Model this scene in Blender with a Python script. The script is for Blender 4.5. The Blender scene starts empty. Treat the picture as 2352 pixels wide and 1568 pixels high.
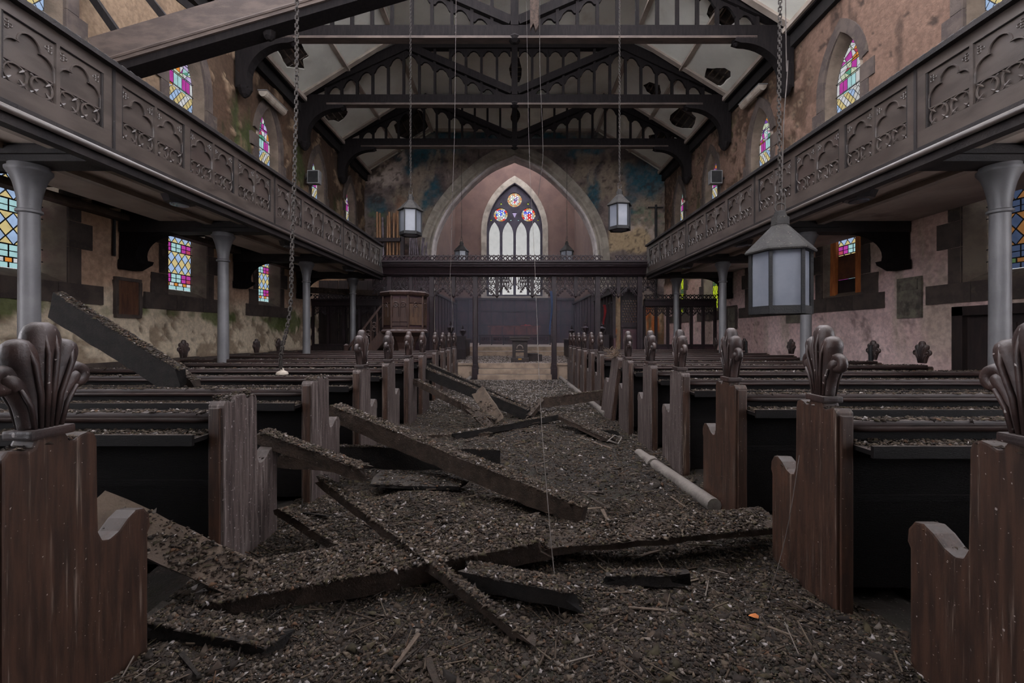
import bpy, math, random
import numpy as np
from mathutils import Vector, Matrix, noise as mnoise
from mathutils.geometry import tessellate_polygon

# ------------------------------------------------------------------ camera, sky, exposure
SC = bpy.context.scene
COL = SC.collection
EYE = 1.25            # eye height
F = 1000.0            # focal length in pixels of the 2352 px wide frame
VX, VY = 1182.0, 768.0
cam_d = bpy.data.cameras.new('camera')
cam_d.sensor_width = 36.0
cam_d.lens = 36.0 * F / 2352.0
cam_d.shift_x = (1176.0 - VX) / 2352.0
cam_d.shift_y = (VY - 784.0) / 2352.0
cam_d.clip_start = 0.03
cam = bpy.data.objects.new('camera', cam_d)
cam.location = (0, 0, EYE)
cam.rotation_euler = (math.pi / 2, 0, 0)
COL.objects.link(cam)
SC.camera = cam

world = bpy.data.worlds.new('overcast_sky')
SC.world = world
world.use_nodes = True
wbg = world.node_tree.nodes['Background']
wbg.inputs[0].default_value = (0.94, 0.93, 1.0, 1)
wbg.inputs[1].default_value = 1.0

SC.view_settings.view_transform = 'Standard'
SC.view_settings.look = 'None'
SC.view_settings.gamma = 1.0
SC.view_settings.use_curve_mapping = False
SC.view_settings.exposure = 2.5
try:
    SC.cycles.use_denoising = True
    SC.cycles.max_bounces = 4
    SC.cycles.diffuse_bounces = 3
    SC.cycles.glossy_bounces = 2
    SC.cycles.volume_bounces = 0
    SC.cycles.transparent_max_bounces = 6
    SC.cycles.use_adaptive_sampling = True
    SC.cycles.adaptive_threshold = 0.06
    SC.cycles.adaptive_min_samples = 12
    SC.cycles.sample_clamp_indirect = 4.0
    SC.cycles.caustics_reflective = False
    SC.cycles.caustics_refractive = False
except Exception:
    pass


def portal(loc, rot, sx, sy):
    """Marks an opening to the sky for the renderer's sampling."""
    l = bpy.data.lights.new('sky_portal', 'AREA')
    l.shape = 'RECTANGLE'
    l.size, l.size_y = sx, sy
    l.cycles.is_portal = True
    o = bpy.data.objects.new('sky_portal', l)
    o.location = loc
    o.rotation_euler = rot
    COL.objects.link(o)


XW = 6.0              # half width of the nave between the side walls
YE = 17.5             # plane of the chancel arch wall
ZP = 7.72             # top of the side walls
XG = 3.67             # gallery fronts
XC = 4.47             # gallery columns
OPEN0, OPEN1 = 3.0, 7.8   # the nave roof has fallen in between these
portal((0, (OPEN0 + OPEN1) / 2 + .8, 9.9), (0, 0, 0), 12.0, OPEN1 - OPEN0 + 1.8)
for _s in (-1, 1):
    portal((_s * 6.2, -0.9, 2.0), (0, _s * math.pi / 2, 0), 2.1, 6.4)
    portal((_s * 6.2, -0.9, 6.2), (0, _s * math.pi / 2, 0), 6.0, 6.6)
WIN_Y = (5.35, 8.0, 10.65, 13.3, 15.9)
for _s in (-1, 1):
    for _k, _y in enumerate(WIN_Y):
        portal((_s * 6.32, _y, 5.9), (0, _s * math.pi / 2, 0), 1.9, 0.9)
        if _k < 3 or _s > 0:
            portal((_s * 6.32, _y, 2.75), (0, _s * math.pi / 2, 0), 1.4, 0.8)
portal((0, 25.4, 6.0), (-math.pi / 2, 0, 0), 3.3, 5.4)
portal((0, 21.4, 11.3), (0, 0, 0), 6.8, 7.0)              # roofless chancel
portal((0, -4.3, 6.2), (math.pi / 2, 0, 0), 12.4, 6.0)      # open west end behind the camera


rng = random.Random(7)
nr = np.random.default_rng(11)


def P(px, py, d):
    return Vector(((px - VX) * d / F, d, EYE - (py - VY) * d / F))


def srgb(r, g, b):
    def f(c):
        c = c / 255.0
        return c / 12.92 if c <= 0.04045 else ((c + 0.055) / 1.055) ** 2.4
    return (f(r), f(g), f(b))


# ------------------------------------------------------------------ numpy noise
def _hash(ix, iy, seed):
    v = np.sin(ix * 127.1 + iy * 311.7 + seed * 74.7) * 43758.5453
    return v - np.floor(v)


def vnoise(x, y, seed=0):
    ix, iy = np.floor(x), np.floor(y)
    fx, fy = x - ix, y - iy
    fx = fx * fx * (3 - 2 * fx)
    fy = fy * fy * (3 - 2 * fy)
    a = _hash(ix, iy, seed); b = _hash(ix + 1, iy, seed)
    c = _hash(ix, iy + 1, seed); d = _hash(ix + 1, iy + 1, seed)
    return (a * (1 - fx) + b * fx) * (1 - fy) + (c * (1 - fx) + d * fx) * fy


def fbm(x, y, seed=0, oct=5):
    t = 0; a = 0.5; s = 0
    for k in range(oct):
        t = t + a * vnoise(x * 2 ** k, y * 2 ** k, seed + 3.7 * k)
        s += a
        a *= 0.5
    return t / s


def sstep(a, b, x):
    t = np.clip((x - a) / (b - a), 0, 1)
    return t * t * (3 - 2 * t)


# ------------------------------------------------------------------ materials
MATS = {}


class NT:
    def __init__(self, name):
        self.m = bpy.data.materials.new(name)
        self.m.use_nodes = True
        self.t = self.m.node_tree
        self.bsdf = self.t.nodes['Principled BSDF']
        self.out = self.t.nodes['Material Output']

    def n(self, typ, **kw):
        nd = self.t.nodes.new(typ)
        for k, v in kw.items():
            setattr(nd, k, v)
        return nd

    def l(self, a, b):
        self.t.links.new(a, b)

    def coords(self):
        tc = self.n('ShaderNodeTexCoord')
        oi = self.n('ShaderNodeObjectInfo')
        mul = self.n('ShaderNodeMath', operation='MULTIPLY')
        mul.inputs[1].default_value = 23.0
        self.l(oi.outputs['Random'], mul.inputs[0])
        add = self.n('ShaderNodeVectorMath', operation='ADD')
        self.l(tc.outputs['Object'], add.inputs[0])
        self.l(mul.outputs[0], add.inputs[1])
        return add.outputs[0]

    def scaled(self, vec, s):
        mp = self.n('ShaderNodeVectorMath', operation='MULTIPLY')
        mp.inputs[1].default_value = s
        self.l(vec, mp.inputs[0])
        return mp.outputs[0]

    def noise(self, vec, scale, detail=5, rough=0.6, dist=0.0):
        nd = self.n('ShaderNodeTexNoise')
        nd.inputs['Scale'].default_value = scale
        nd.inputs['Detail'].default_value = detail
        nd.inputs['Roughness'].default_value = rough
        nd.inputs['Distortion'].default_value = dist
        self.l(vec, nd.inputs['Vector'])
        return nd.outputs['Fac']

    def ramp(self, fac, lo, hi):
        mr = self.n('ShaderNodeMapRange')
        mr.interpolation_type = 'SMOOTHSTEP'
        mr.inputs['From Min'].default_value = lo
        mr.inputs['From Max'].default_value = hi
        self.l(fac, mr.inputs['Value'])
        return mr.outputs['Result']

    def mix(self, fac, a, b, blend='MIX'):
        mx = self.n('ShaderNodeMix', data_type='RGBA', blend_type=blend)
        for sock, v in ((mx.inputs[0], fac), (mx.inputs[6], a), (mx.inputs[7], b)):
            if isinstance(v, (int, float)):
                sock.default_value = v
            elif isinstance(v, tuple):
                sock.default_value = (v[0], v[1], v[2], 1)
            else:
                self.l(v, sock)
        return mx.outputs[2]

    def mul(self, a, b):
        m = self.n('ShaderNodeMath', operation='MULTIPLY')
        for i, v in enumerate((a, b)):
            if isinstance(v, (int, float)):
                m.inputs[i].default_value = v
            else:
                self.l(v, m.inputs[i])
        return m.outputs[0]


def pmat(name, c1, c2, scale=6, stretch=(1, 1, 1), lo=0.35, hi=0.65, rough=0.8, bump=0.3, bscale=60, spec=0.3,
         streak=None, speck=None, dust=None, attr=False, metal=0.0, blotch=None):
    """Principled material; streak=(colour, stretch, lo, hi), speck=(colour, scale, lo), dust=(colour, strength)."""
    t = NT(name)
    v = t.coords()
    fac = t.ramp(t.noise(t.scaled(v, stretch), scale), lo, hi)
    col = t.mix(fac, c1, c2)
    if attr:
        at = t.n('ShaderNodeAttribute', attribute_name='Col')
        col = t.mix(1.0, at.outputs['Color'], col, 'MULTIPLY')
    if blotch:
        col = t.mix(t.ramp(t.noise(v, blotch[1], 6, 0.65), blotch[2], blotch[3]), col, blotch[0])
    if streak:
        f = t.ramp(t.noise(t.scaled(v, streak[1]), 1.0, 4, 0.7), streak[2], streak[3])
        col = t.mix(f, col, streak[0])
    if speck:
        f = t.ramp(t.noise(v, speck[1], 2, 0.5), speck[2], speck[2] + 0.04)
        col = t.mix(f, col, speck[0])
    if dust:
        g = t.n('ShaderNodeNewGeometry')
        sx = t.n('ShaderNodeSeparateXYZ')
        t.l(g.outputs['Normal'], sx.inputs[0])
        f = t.mul(t.ramp(sx.outputs['Z'], 0.35, 0.9), t.ramp(t.noise(v, 9, 5, 0.7), 0.3, 0.6))
        col = t.mix(t.mul(f, dust[1]), col, dust[0])
    t.l(col, t.bsdf.inputs['Base Color'])
    t.bsdf.inputs['Roughness'].default_value = rough
    t.bsdf.inputs['Metallic'].default_value = metal
    t.bsdf.inputs['Specular IOR Level'].default_value = spec
    if bump:
        b = t.n('ShaderNodeBump')
        b.inputs['Strength'].default_value = bump
        b.inputs['Distance'].default_value = 0.02
        t.l(t.noise(t.scaled(v, stretch), bscale, 4, 0.65), b.inputs['Height'])
        t.l(b.outputs[0], t.bsdf.inputs['Normal'])
    MATS[name] = t.m
    return t.m


def glass(name, col, alpha=1.0):
    """Daylight-transmitting pane: tinted transparency, a little dirt and gloss."""
    t = NT(name)
    v = t.coords()
    f = t.ramp(t.noise(v, 7, 5, 0.7), 0.25, 0.6)
    dark = tuple(c * 0.72 for c in col)
    c = t.mix(f, dark, col)
    tr = t.n('ShaderNodeBsdfTransparent')
    t.l(c, tr.inputs[0])
    gl = t.n('ShaderNodeBsdfGlossy')
    gl.inputs['Roughness'].default_value = 0.25
    mx = t.n('ShaderNodeMixShader')
    mx.inputs[0].default_value = 0.06
    t.l(tr.outputs[0], mx.inputs[1])
    t.l(gl.outputs[0], mx.inputs[2])
    t.l(mx.outputs[0], t.out.inputs['Surface'])
    MATS[name] = t.m
    return t.m


DUST = srgb(92, 86, 84)
pmat('truss_wood', srgb(17, 14, 15), srgb(26, 22, 22), 4, (6, 6, 1), rough=0.85, dust=(srgb(60, 55, 55), 0.6), streak=(srgb(46, 42, 41), (1.5, 1.5, 14), 0.68, 0.78), spec=0.15)
pmat('gallery_wood', srgb(56, 48, 44), srgb(74, 65, 60), 3, (1, 1, 3), rough=0.36, bump=0.08, dust=(DUST, 0.9), spec=0.8, blotch=(srgb(66, 54, 50), 1.3, 0.55, 0.75))
pmat('gallery_dark', srgb(27, 24, 25), srgb(42, 37, 36), 3, (1, 1, 1), rough=0.6, dust=(DUST, 0.9))
pmat('pew_wood', srgb(62, 42, 32), srgb(40, 27, 21), 5, (9, 9, 0.8), rough=0.5, bump=0.15, spec=0.4,
     streak=(srgb(112, 98, 88), (42, 42, 1.6), 0.57, 0.74), speck=(srgb(140, 132, 128), 85, 0.71), dust=(srgb(68, 61, 58), 1.0), blotch=(srgb(78, 50, 35), 2.2, 0.55, 0.75))
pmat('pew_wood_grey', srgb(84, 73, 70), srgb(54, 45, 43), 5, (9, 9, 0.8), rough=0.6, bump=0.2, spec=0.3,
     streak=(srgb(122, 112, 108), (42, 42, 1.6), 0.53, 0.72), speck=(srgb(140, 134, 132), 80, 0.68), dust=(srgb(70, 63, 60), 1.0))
pmat('bench_wood', srgb(15, 11, 11), srgb(9, 7, 7), 4, (1, 6, 6), rough=0.6, dust=(srgb(78, 70, 66), 1.0), spec=0.15, speck=(srgb(80, 74, 70), 60, 0.78))
pmat('rail_wood', srgb(50, 34, 31), srgb(34, 24, 22), 4, (1, 6, 6), rough=0.5, bump=0.1, dust=(srgb(88, 80, 76), 1.0), spec=0.35)
pmat('finial_wood', srgb(54, 38, 34), srgb(38, 29, 28), 8, rough=0.5, bump=0.2, bscale=30, dust=(srgb(98, 90, 88), 1.0), speck=(srgb(150, 142, 138), 60, 0.70), spec=0.45)
pmat('screen_wood', srgb(25, 17, 20), srgb(38, 26, 29), 4, (6, 6, 1), rough=0.5, bump=0.15, dust=(srgb(100, 94, 102), 1.0))
pmat('pulpit_wood', srgb(46, 31, 27), srgb(62, 43, 36), 4, (6, 6, 1), rough=0.55, bump=0.15, dust=(srgb(116, 108, 108), 1.0))
pmat('pulpit_panel', srgb(76, 56, 42), srgb(58, 42, 33), 4, (6, 6, 1), rough=0.6, bump=0.15)
pmat('reredos_wood', srgb(44, 30, 36), srgb(64, 42, 46), 2, (2, 2, 1), rough=0.6, bump=0.1)
pmat('altar_wood', srgb(104, 58, 50), srgb(80, 44, 40), 3, (2, 2, 1), rough=0.55, bump=0.1)
pmat('timber_old', srgb(64, 51, 43), srgb(42, 33, 28), 5, (3, 3, 3), rough=0.9, bump=0.6, bscale=30, dust=(srgb(62, 55, 49), 0.8), speck=(srgb(110, 104, 98), 70, 0.70))
pmat('timber_dark', srgb(30, 25, 23), srgb(19, 16, 15), 5, (3, 3, 3), rough=0.9, bump=0.6, bscale=30, dust=(srgb(56, 50, 45), 0.9))
pmat('timber_pale', srgb(94, 81, 70), srgb(74, 63, 55), 3, (3, 3, 3), rough=0.9, bump=0.3, bscale=30)
pmat('fallen_truss_wood', srgb(82, 71, 65), srgb(64, 55, 51), 3, (1, 3, 3), rough=0.7, bump=0.2, dust=(DUST, 1.0))
pmat('wall_plaster', (0.82, 0.82, 0.82), (1.12, 1.12, 1.12), 14, rough=0.92, bump=0.7, bscale=22, attr=True)
pmat('mural', (0.85, 0.85, 0.85), (1.12, 1.12, 1.12), 12, rough=0.9, bump=0.5, bscale=24, attr=True)
pmat('chancel_plaster', srgb(98, 78, 70), srgb(86, 67, 62), 1.2, rough=0.9, bump=0.25, bscale=20, blotch=(srgb(70, 56, 58), 2.2, 0.66, 0.74))
pmat('stone', srgb(128, 116, 102), srgb(104, 92, 82), 3, rough=0.9, bump=0.4, bscale=40, blotch=(srgb(82, 72, 66), 2.0, 0.5, 0.75))
pmat('stone_mid', srgb(104, 92, 80), srgb(84, 74, 64), 3, rough=0.9, bump=0.4, bscale=40, blotch=(srgb(68, 60, 52), 2.0, 0.5, 0.75))
pmat('stone_dark', srgb(84, 74, 68), srgb(62, 54, 52), 3, rough=0.9, bump=0.4, bscale=40, blotch=(srgb(100, 90, 78), 3.0, 0.55, 0.75))
pmat('arch_stone', srgb(150, 142, 130), srgb(124, 116, 106), 2.5, rough=0.9, bump=0.35, bscale=30, blotch=(srgb(100, 92, 86), 2.0, 0.5, 0.8))
pmat('arch_white', srgb(196, 188, 184), srgb(168, 160, 158), 3, rough=0.85, bump=0.2)
pmat('ceiling_plaster', srgb(230, 230, 219), srgb(214, 213, 203), 0.8, rough=0.9, bump=0.2, bscale=12, blotch=(srgb(190, 178, 162), 0.7, 0.55, 0.78))
pmat('ceiling_rib', srgb(170, 158, 146), srgb(146, 134, 124), 2, rough=0.85, bump=0.2)
pmat('soffit', srgb(206, 192, 180), srgb(180, 164, 152), 1.2, rough=0.85, bump=0.15, bscale=12, blotch=(srgb(120, 100, 88), 0.9, 0.58, 0.74))
pmat('column_paint', srgb(106, 105, 106), srgb(90, 89, 91), 2, rough=0.45, bump=0.08, spec=0.5, speck=(srgb(90, 84, 80), 24, 0.72))
pmat('dark_void', srgb(20, 18, 18), srgb(32, 28, 27), 3, rough=0.95, bump=0)
pmat('roof_board', srgb(44, 38, 35), srgb(64, 54, 48), 3, (1, 8, 1), rough=0.95, bump=0.3)
pmat('lath', srgb(92, 78, 66), srgb(66, 55, 48), 4, rough=0.9, bump=0.2)
pmat('iron', srgb(22, 22, 24), srgb(32, 31, 31), 9, rough=0.6, bump=0.3, bscale=80, dust=(srgb(66, 61, 57), 0.6), spec=0.3)
pmat('lantern_roof', srgb(50, 48, 46), srgb(38, 36, 35), 12, rough=0.7, bump=0.3, bscale=90, speck=(srgb(84, 77, 70), 60, 0.66))
pmat('chain_iron', srgb(66, 60, 56), srgb(46, 42, 40), 20, rough=0.7, bump=0.2)
pmat('lantern_glass', srgb(112, 115, 122), srgb(98, 102, 111), 3, rough=0.35, bump=0.03, spec=0.5, blotch=(srgb(84, 86, 92), 5, 0.6, 0.8))
pmat('cord', srgb(92, 85, 82), srgb(66, 61, 58), 10, rough=0.9, bump=0)
pmat('organ_pipe', srgb(140, 98, 60), srgb(108, 74, 44), 5, (8, 8, 1), rough=0.4, bump=0.1, spec=0.5)
pmat('organ_dark', srgb(110, 100, 108), srgb(66, 58, 62), 5, rough=0.5, bump=0.1)
pmat('grey_plastic', srgb(118, 118, 118), srgb(100, 100, 100), 4, rough=0.6, bump=0)
pmat('white_enamel', srgb(170, 160, 148), srgb(140, 128, 116), 4, rough=0.6, bump=0.1)
pmat('black_enamel', srgb(40, 40, 44), srgb(54, 52, 54), 4, rough=0.35, bump=0, spec=0.5)
pmat('lens', srgb(120, 124, 134), srgb(96, 100, 108), 4, rough=0.2, bump=0, spec=0.6)
pmat('tablet_wood', srgb(98, 66, 48), srgb(72, 48, 38), 3, (5, 5, 1), rough=0.7, bump=0.2)
pmat('tablet_stone', srgb(120, 114, 100), srgb(94, 88, 80), 6, rough=0.9, bump=0.5, bscale=30, blotch=(srgb(72, 66, 62), 4, 0.5, 0.7))
pmat('door_wood', srgb(48, 38, 36), srgb(36, 30, 30), 4, (6, 6, 1), rough=0.6, bump=0.2)
pmat('orange_wood', srgb(196, 120, 66), srgb(164, 94, 50), 4, (1, 6, 1), rough=0.8, bump=0.2)
pmat('brown_board', srgb(110, 66, 44), srgb(80, 50, 38), 4, rough=0.85, bump=0.2)
pmat('step_stone', srgb(140, 122, 106), srgb(114, 98, 86), 3, rough=0.9, bump=0.3, dust=(srgb(120, 112, 112), 0.8))
pmat('pipe_iron', srgb(112, 106, 100), srgb(84, 78, 74), 9, rough=0.75, bump=0.4, bscale=40, dust=(srgb(120, 112, 106), 0.7))
pmat('floor_soil', srgb(46, 39, 34), srgb(29, 25, 23), 5, rough=0.95, bump=0.8, bscale=30, speck=(srgb(100, 92, 88), 60, 0.68), blotch=(srgb(42, 39, 30), 2.5, 0.5, 0.7))
pmat('litter', (0.85, 0.85, 0.85), (1.1, 1.1, 1.1), 40, rough=0.95, bump=0, attr=True)
pmat('red_cloth', srgb(140, 34, 36), srgb(108, 26, 30), 4, rough=0.8, bump=0)
pmat('blue_cloth', srgb(36, 48, 72), srgb(28, 38, 58), 4, rough=0.8, bump=0)
pmat('brass', srgb(150, 116, 60), srgb(120, 92, 46), 4, rough=0.4, bump=0, metal=0.6)
pmat('lead', srgb(16, 16, 17), srgb(26, 25, 25), 6, rough=0.6, bump=0)
pmat('window_stone', srgb(64, 60, 70), srgb(50, 46, 54), 3, rough=0.9, bump=0.2)
pmat('twig', srgb(96, 80, 66), srgb(66, 54, 45), 8, rough=0.95, bump=0)
GL = {'blue': srgb(160, 186, 214), 'yellow': srgb(206, 188, 128), 'magenta': srgb(178, 62, 150), 'red': srgb(176, 70, 88), 'cyan': srgb(166, 208, 204),
      'white': srgb(204, 206, 202), 'green': srgb(84, 150, 120), 'pale_green': srgb(190, 202, 168), 'purple': srgb(112, 72, 150), 'orange': srgb(214, 136, 56),
      'clear': srgb(196, 197, 190), 'deep_red': srgb(240, 44, 44), 'deep_blue': srgb(60, 90, 240), 'lime': srgb(176, 196, 40), 'dark_blue': srgb(58, 70, 92),
      'lilac': srgb(186, 170, 206), 'dark_green': srgb(70, 96, 60), 'amber': srgb(128, 88, 48)}
GLASS_T = 0.19         # how much daylight the glass lets through, lowered to balance the exposure
for k, c in GL.items():
    glass('glass_' + k, tuple(q * GLASS_T for q in c))


# ------------------------------------------------------------------ mesh helpers
class MB:
    def __init__(self):
        self.v = []
        self.f = []

    def quadbox(self, p):
        b = len(self.v)
        self.v += [tuple(q) for q in p]
        for f in ((0, 3, 2, 1), (4, 5, 6, 7), (0, 1, 5, 4), (1, 2, 6, 5), (2, 3, 7, 6), (3, 0, 4, 7)):
            self.f.append(tuple(b + i for i in f))
        return self

    def box(self, x0, x1, y0, y1, z0, z1):
        return self.quadbox([(x0, y0, z0), (x1, y0, z0), (x1, y1, z0), (x0, y1, z0), (x0, y0, z1), (x1, y0, z1), (x1, y1, z1), (x0, y1, z1)])

    def prism(self, poly, axis, a, b):
        """Extrude a 2D polygon along an axis: 'x' -> (y,z), 'y' -> (x,z), 'z' -> (x,y)."""
        n = len(poly)
        base = len(self.v)

        def put(u, v, t):
            return (t, u, v) if axis == 'x' else (u, t, v) if axis == 'y' else (u, v, t)
        for t in (a, b):
            self.v += [put(u, v, t) for u, v in poly]
        for i in range(n):
            j = (i + 1) % n
            self.f.append((base + i, base + j, base + n + j, base + n + i))
        self.f.append(tuple(base + i for i in reversed(range(n))))
        self.f.append(tuple(base + n + i for i in range(n)))
        return self

    def plate(self, outer, holes, fn, t0, t1):
        """Flat plate with holes; fn(u, v, t) -> 3D."""
        loops = [outer] + holes
        tris = tessellate_polygon([[Vector((u, v, 0)) for u, v in lp] for lp in loops])
        flat = [p for lp in loops for p in lp]
        n = len(flat)
        base = len(self.v)
        for t in (t0, t1):
            self.v += [tuple(fn(u, v, t)) for u, v in flat]
        for a, b, c in tris:
            self.f.append((base + a, base + b, base + c))
            self.f.append((base + n + c, base + n + b, base + n + a))
        o = 0
        for lp in loops:
            m = len(lp)
            for i in range(m):
                j = (i + 1) % m
                self.f.append((base + o + i, base + o + j, base + n + o + j, base + n + o + i))
            o += m
        return self

    def tube(self, pts, r, n=8, cap=True, flat=(1, 1), up=None, closed=False):
        pts = [Vector(p) for p in pts]
        m = len(pts)
        rs = r if isinstance(r, (list, tuple)) else [r] * m
        base = len(self.v)
        tan = []
        for i in range(m):
            a = pts[(i - 1) % m] if (i > 0 or closed) else pts[0]
            b = pts[(i + 1) % m] if (i < m - 1 or closed) else pts[-1]
            t = b - a
            tan.append(t.normalized() if t.length > 1e-9 else Vector((0, 0, 1)))
        nrm = Vector(up) if up else (Vector((1, 0, 0)) if abs(tan[0].x) < 0.9 else Vector((0, 1, 0)))
        for i in range(m):
            nrm = (nrm - tan[i] * nrm.dot(tan[i]))
            nrm = nrm.normalized() if nrm.length > 1e-6 else tan[i].orthogonal().normalized()
            bi = tan[i].cross(nrm)
            for k in range(n):
                a = 2 * math.pi * k / n
                self.v.append(tuple(pts[i] + nrm * (math.cos(a) * rs[i] * flat[0]) + bi * (math.sin(a) * rs[i] * flat[1])))
        for i in range(m if closed else m - 1):
            i2 = (i + 1) % m
            for k in range(n):
                k2 = (k + 1) % n
                self.f.append((base + i * n + k, base + i * n + k2, base + i2 * n + k2, base + i2 * n + k))
        if cap and not closed:
            self.f.append(tuple(base + k for k in reversed(range(n))))
            self.f.append(tuple(base + (m - 1) * n + k for k in range(n)))
        return self

    def ring(self, c, r, tr, axis='y', n=16, k=5):
        pts = []
        for i in range(n):
            a = 2 * math.pi * i / n
            u, v = r * math.cos(a), r * math.sin(a)
            pts.append((c[0] + u, c[1], c[2] + v) if axis == 'y' else (c[0], c[1] + u, c[2] + v) if axis == 'x' else (c[0] + u, c[1] + v, c[2]))
        return self.tube(pts, tr, k, closed=True, up={'y': (0, 1, 0), 'x': (1, 0, 0), 'z': (0, 0, 1)}[axis])

    def lathe(self, prof, n=16, c=(0, 0, 0), rot=0.0):
        base = len(self.v)
        m = len(prof)
        for r, z in prof:
            for k in range(n):
                a = 2 * math.pi * k / n + rot
                self.v.append((c[0] + r * math.cos(a), c[1] + r * math.sin(a), c[2] + z))
        for i in range(m - 1):
            for k in range(n):
                k2 = (k + 1) % n
                self.f.append((base + i * n + k, base + i * n + k2, base + (i + 1) * n + k2, base + (i + 1) * n + k))
        self.f.append(tuple(base + k for k in reversed(range(n))))
        self.f.append(tuple(base + (m - 1) * n + k for k in range(n)))
        return self

    def bar(self, p0, p1, w, h, up=(0, 0, 1)):
        p0, p1 = Vector(p0), Vector(p1)
        t = (p1 - p0).normalized()
        u = Vector(up)
        s = t.cross(u)
        s = s.normalized() if s.length > 1e-6 else Vector((1, 0, 0))
        u = s.cross(t)
        q = []
        for p in (p0, p1):
            for a, b in ((-1, -1), (1, -1), (1, 1), (-1, 1)):
                q.append(p + s * (a * w / 2) + u * (b * h / 2))
        return self.quadbox(q)

    def add(self, o, M=None):
        base = len(self.v)
        self.v += [tuple(M @ Vector(p)) if M else p for p in o.v]
        self.f += [tuple(base + i for i in f) for f in o.f]
        return self

    def mesh(self, name, mat, smooth=False, bevel=0):
        me = bpy.data.meshes.new(name)
        me.from_pydata([tuple(p) for p in self.v], [], self.f)
        import bmesh
        bm = bmesh.new()
        bm.from_mesh(me)
        if bevel:
            bmesh.ops.bevel(bm, geom=[e for e in bm.edges if len(e.link_faces) == 2 and e.calc_face_angle(0) > 0.6], offset=bevel, segments=2, profile=0.7, affect='EDGES', clamp_overlap=True)
        bmesh.ops.recalc_face_normals(bm, faces=bm.faces)
        bm.to_mesh(me)
        bm.free()
        me.materials.append(MATS[mat])
        if smooth:
            me.shade_smooth()
            if smooth != True:
                me.set_sharp_from_angle(angle=smooth)
        return me

    def build(self, name, mat, parent=None, smooth=False, bevel=0):
        return link(name, self.mesh(name, mat, smooth, bevel), parent)


def link(name, me, parent=None, M=None, local=False):
    """One mesh object. Under an Empty the vertices are in world space unless local."""
    o = bpy.data.objects.new(name, me)
    COL.objects.link(o)
    if parent:
        o.parent = parent
        if not local and parent.type == 'EMPTY':
            o.matrix_parent_inverse = Matrix.Translation(-Vector(parent.location))
    if M is not None:
        o.matrix_basis = M
    return o


def thing(name, label, cat, loc=(0, 0, 0), group=None, kind=None):
    o = bpy.data.objects.new(name, None)
    o.empty_display_size = 0.1
    COL.objects.link(o)
    o.location = loc
    tag(o, label, cat, group, kind)
    return o


def tag(o, label=None, cat=None, group=None, kind=None):
    if label:
        o['label'] = label
    if cat:
        o['category'] = cat
    if group:
        o['group'] = group
    if kind:
        o['kind'] = kind
    return o


def copy_tree(o, parent=None):
    c = o.copy()
    COL.objects.link(c)
    c.parent = parent
    for ch in list(o.children):
        copy_tree(ch, c)
    return c


def np_mesh(name, V, T, mat, cols=None):
    me = bpy.data.meshes.new(name)
    V = np.asarray(V, dtype=np.float32)
    T = np.asarray(T, dtype=np.int32)
    k = T.shape[1]
    me.vertices.add(len(V))
    me.vertices.foreach_set('co', V.ravel())
    me.loops.add(T.size)
    me.loops.foreach_set('vertex_index', T.ravel())
    me.polygons.add(len(T))
    me.polygons.foreach_set('loop_start', np.arange(0, T.size, k, dtype=np.int32))
    me.polygons.foreach_set('loop_total', np.full(len(T), k, dtype=np.int32))
    me.update(calc_edges=True)
    if cols is not None:
        ca = me.color_attributes.new('Col', 'FLOAT_COLOR', 'POINT')
        c4 = np.ones((len(V), 4), dtype=np.float32)
        c4[:, :3] = cols
        ca.data.foreach_set('color', c4.ravel())
    me.materials.append(MATS[mat])
    me.validate()
    return me


PAL = np.array([srgb(50, 40, 33), srgb(65, 54, 45), srgb(40, 33, 29), srgb(82, 71, 60), srgb(57, 50, 35), srgb(102, 93, 86), srgb(136, 129, 127), srgb(74, 53, 38)])
PALW = np.array([.25, .21, .2, .12, .1, .055, .03, .035])


def crumbs(pts, size, lift=0.0, pal=PAL, palw=PALW, flatn=0.55):
    """Heap of small irregular flakes (two-sided tetrahedra) at pts; size is an array or a number."""
    pts = np.asarray(pts, dtype=np.float64)
    n = len(pts)
    s = np.broadcast_to(np.asarray(size, dtype=np.float64), (n,))
    tet = np.array([[1, 0, -.3], [-.5, .87, -.3], [-.5, -.87, -.3], [0, 0, .7]])
    V = np.repeat(tet[None], n, 0) * (0.5 + nr.random((n, 4, 1)))
    V[:, :, 2] *= flatn
    a = nr.random(n) * 2 * np.pi
    b = (nr.random(n) - .5) * 1.6
    ca, sa, cb, sb = np.cos(a), np.sin(a), np.cos(b), np.sin(b)
    x = V[:, :, 0] * (0.6 + 0.9 * nr.random((n, 1)))
    y, z = V[:, :, 1], V[:, :, 2]
    y, z = y * cb[:, None] - z * sb[:, None], y * sb[:, None] + z * cb[:, None]
    x, y = x * ca[:, None] - y * sa[:, None], x * sa[:, None] + y * ca[:, None]
    W = np.stack([x, y, z], 2) * s[:, None, None] + pts[:, None, :]
    W[:, :, 2] += lift
    T = np.array([[0, 1, 3], [1, 2, 3], [2, 0, 3], [0, 2, 1]])
    TT = (np.arange(n)[:, None, None] * 4 + T[None]).reshape(-1, 3)
    ci = nr.choice(len(pal), n, p=palw / palw.sum())
    c = pal[ci] * (0.6 + 0.6 * nr.random((n, 1)))
    return W.reshape(-1, 3), TT, np.repeat(c, 4, 0)


def crumb_obj(name, pts, size, parent=None, **kw):
    V, T, C = crumbs(pts, size, **kw)
    o = link(name, np_mesh(name, V, T, 'litter', C), parent)
    o['kind'] = 'stuff'
    return o


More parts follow.
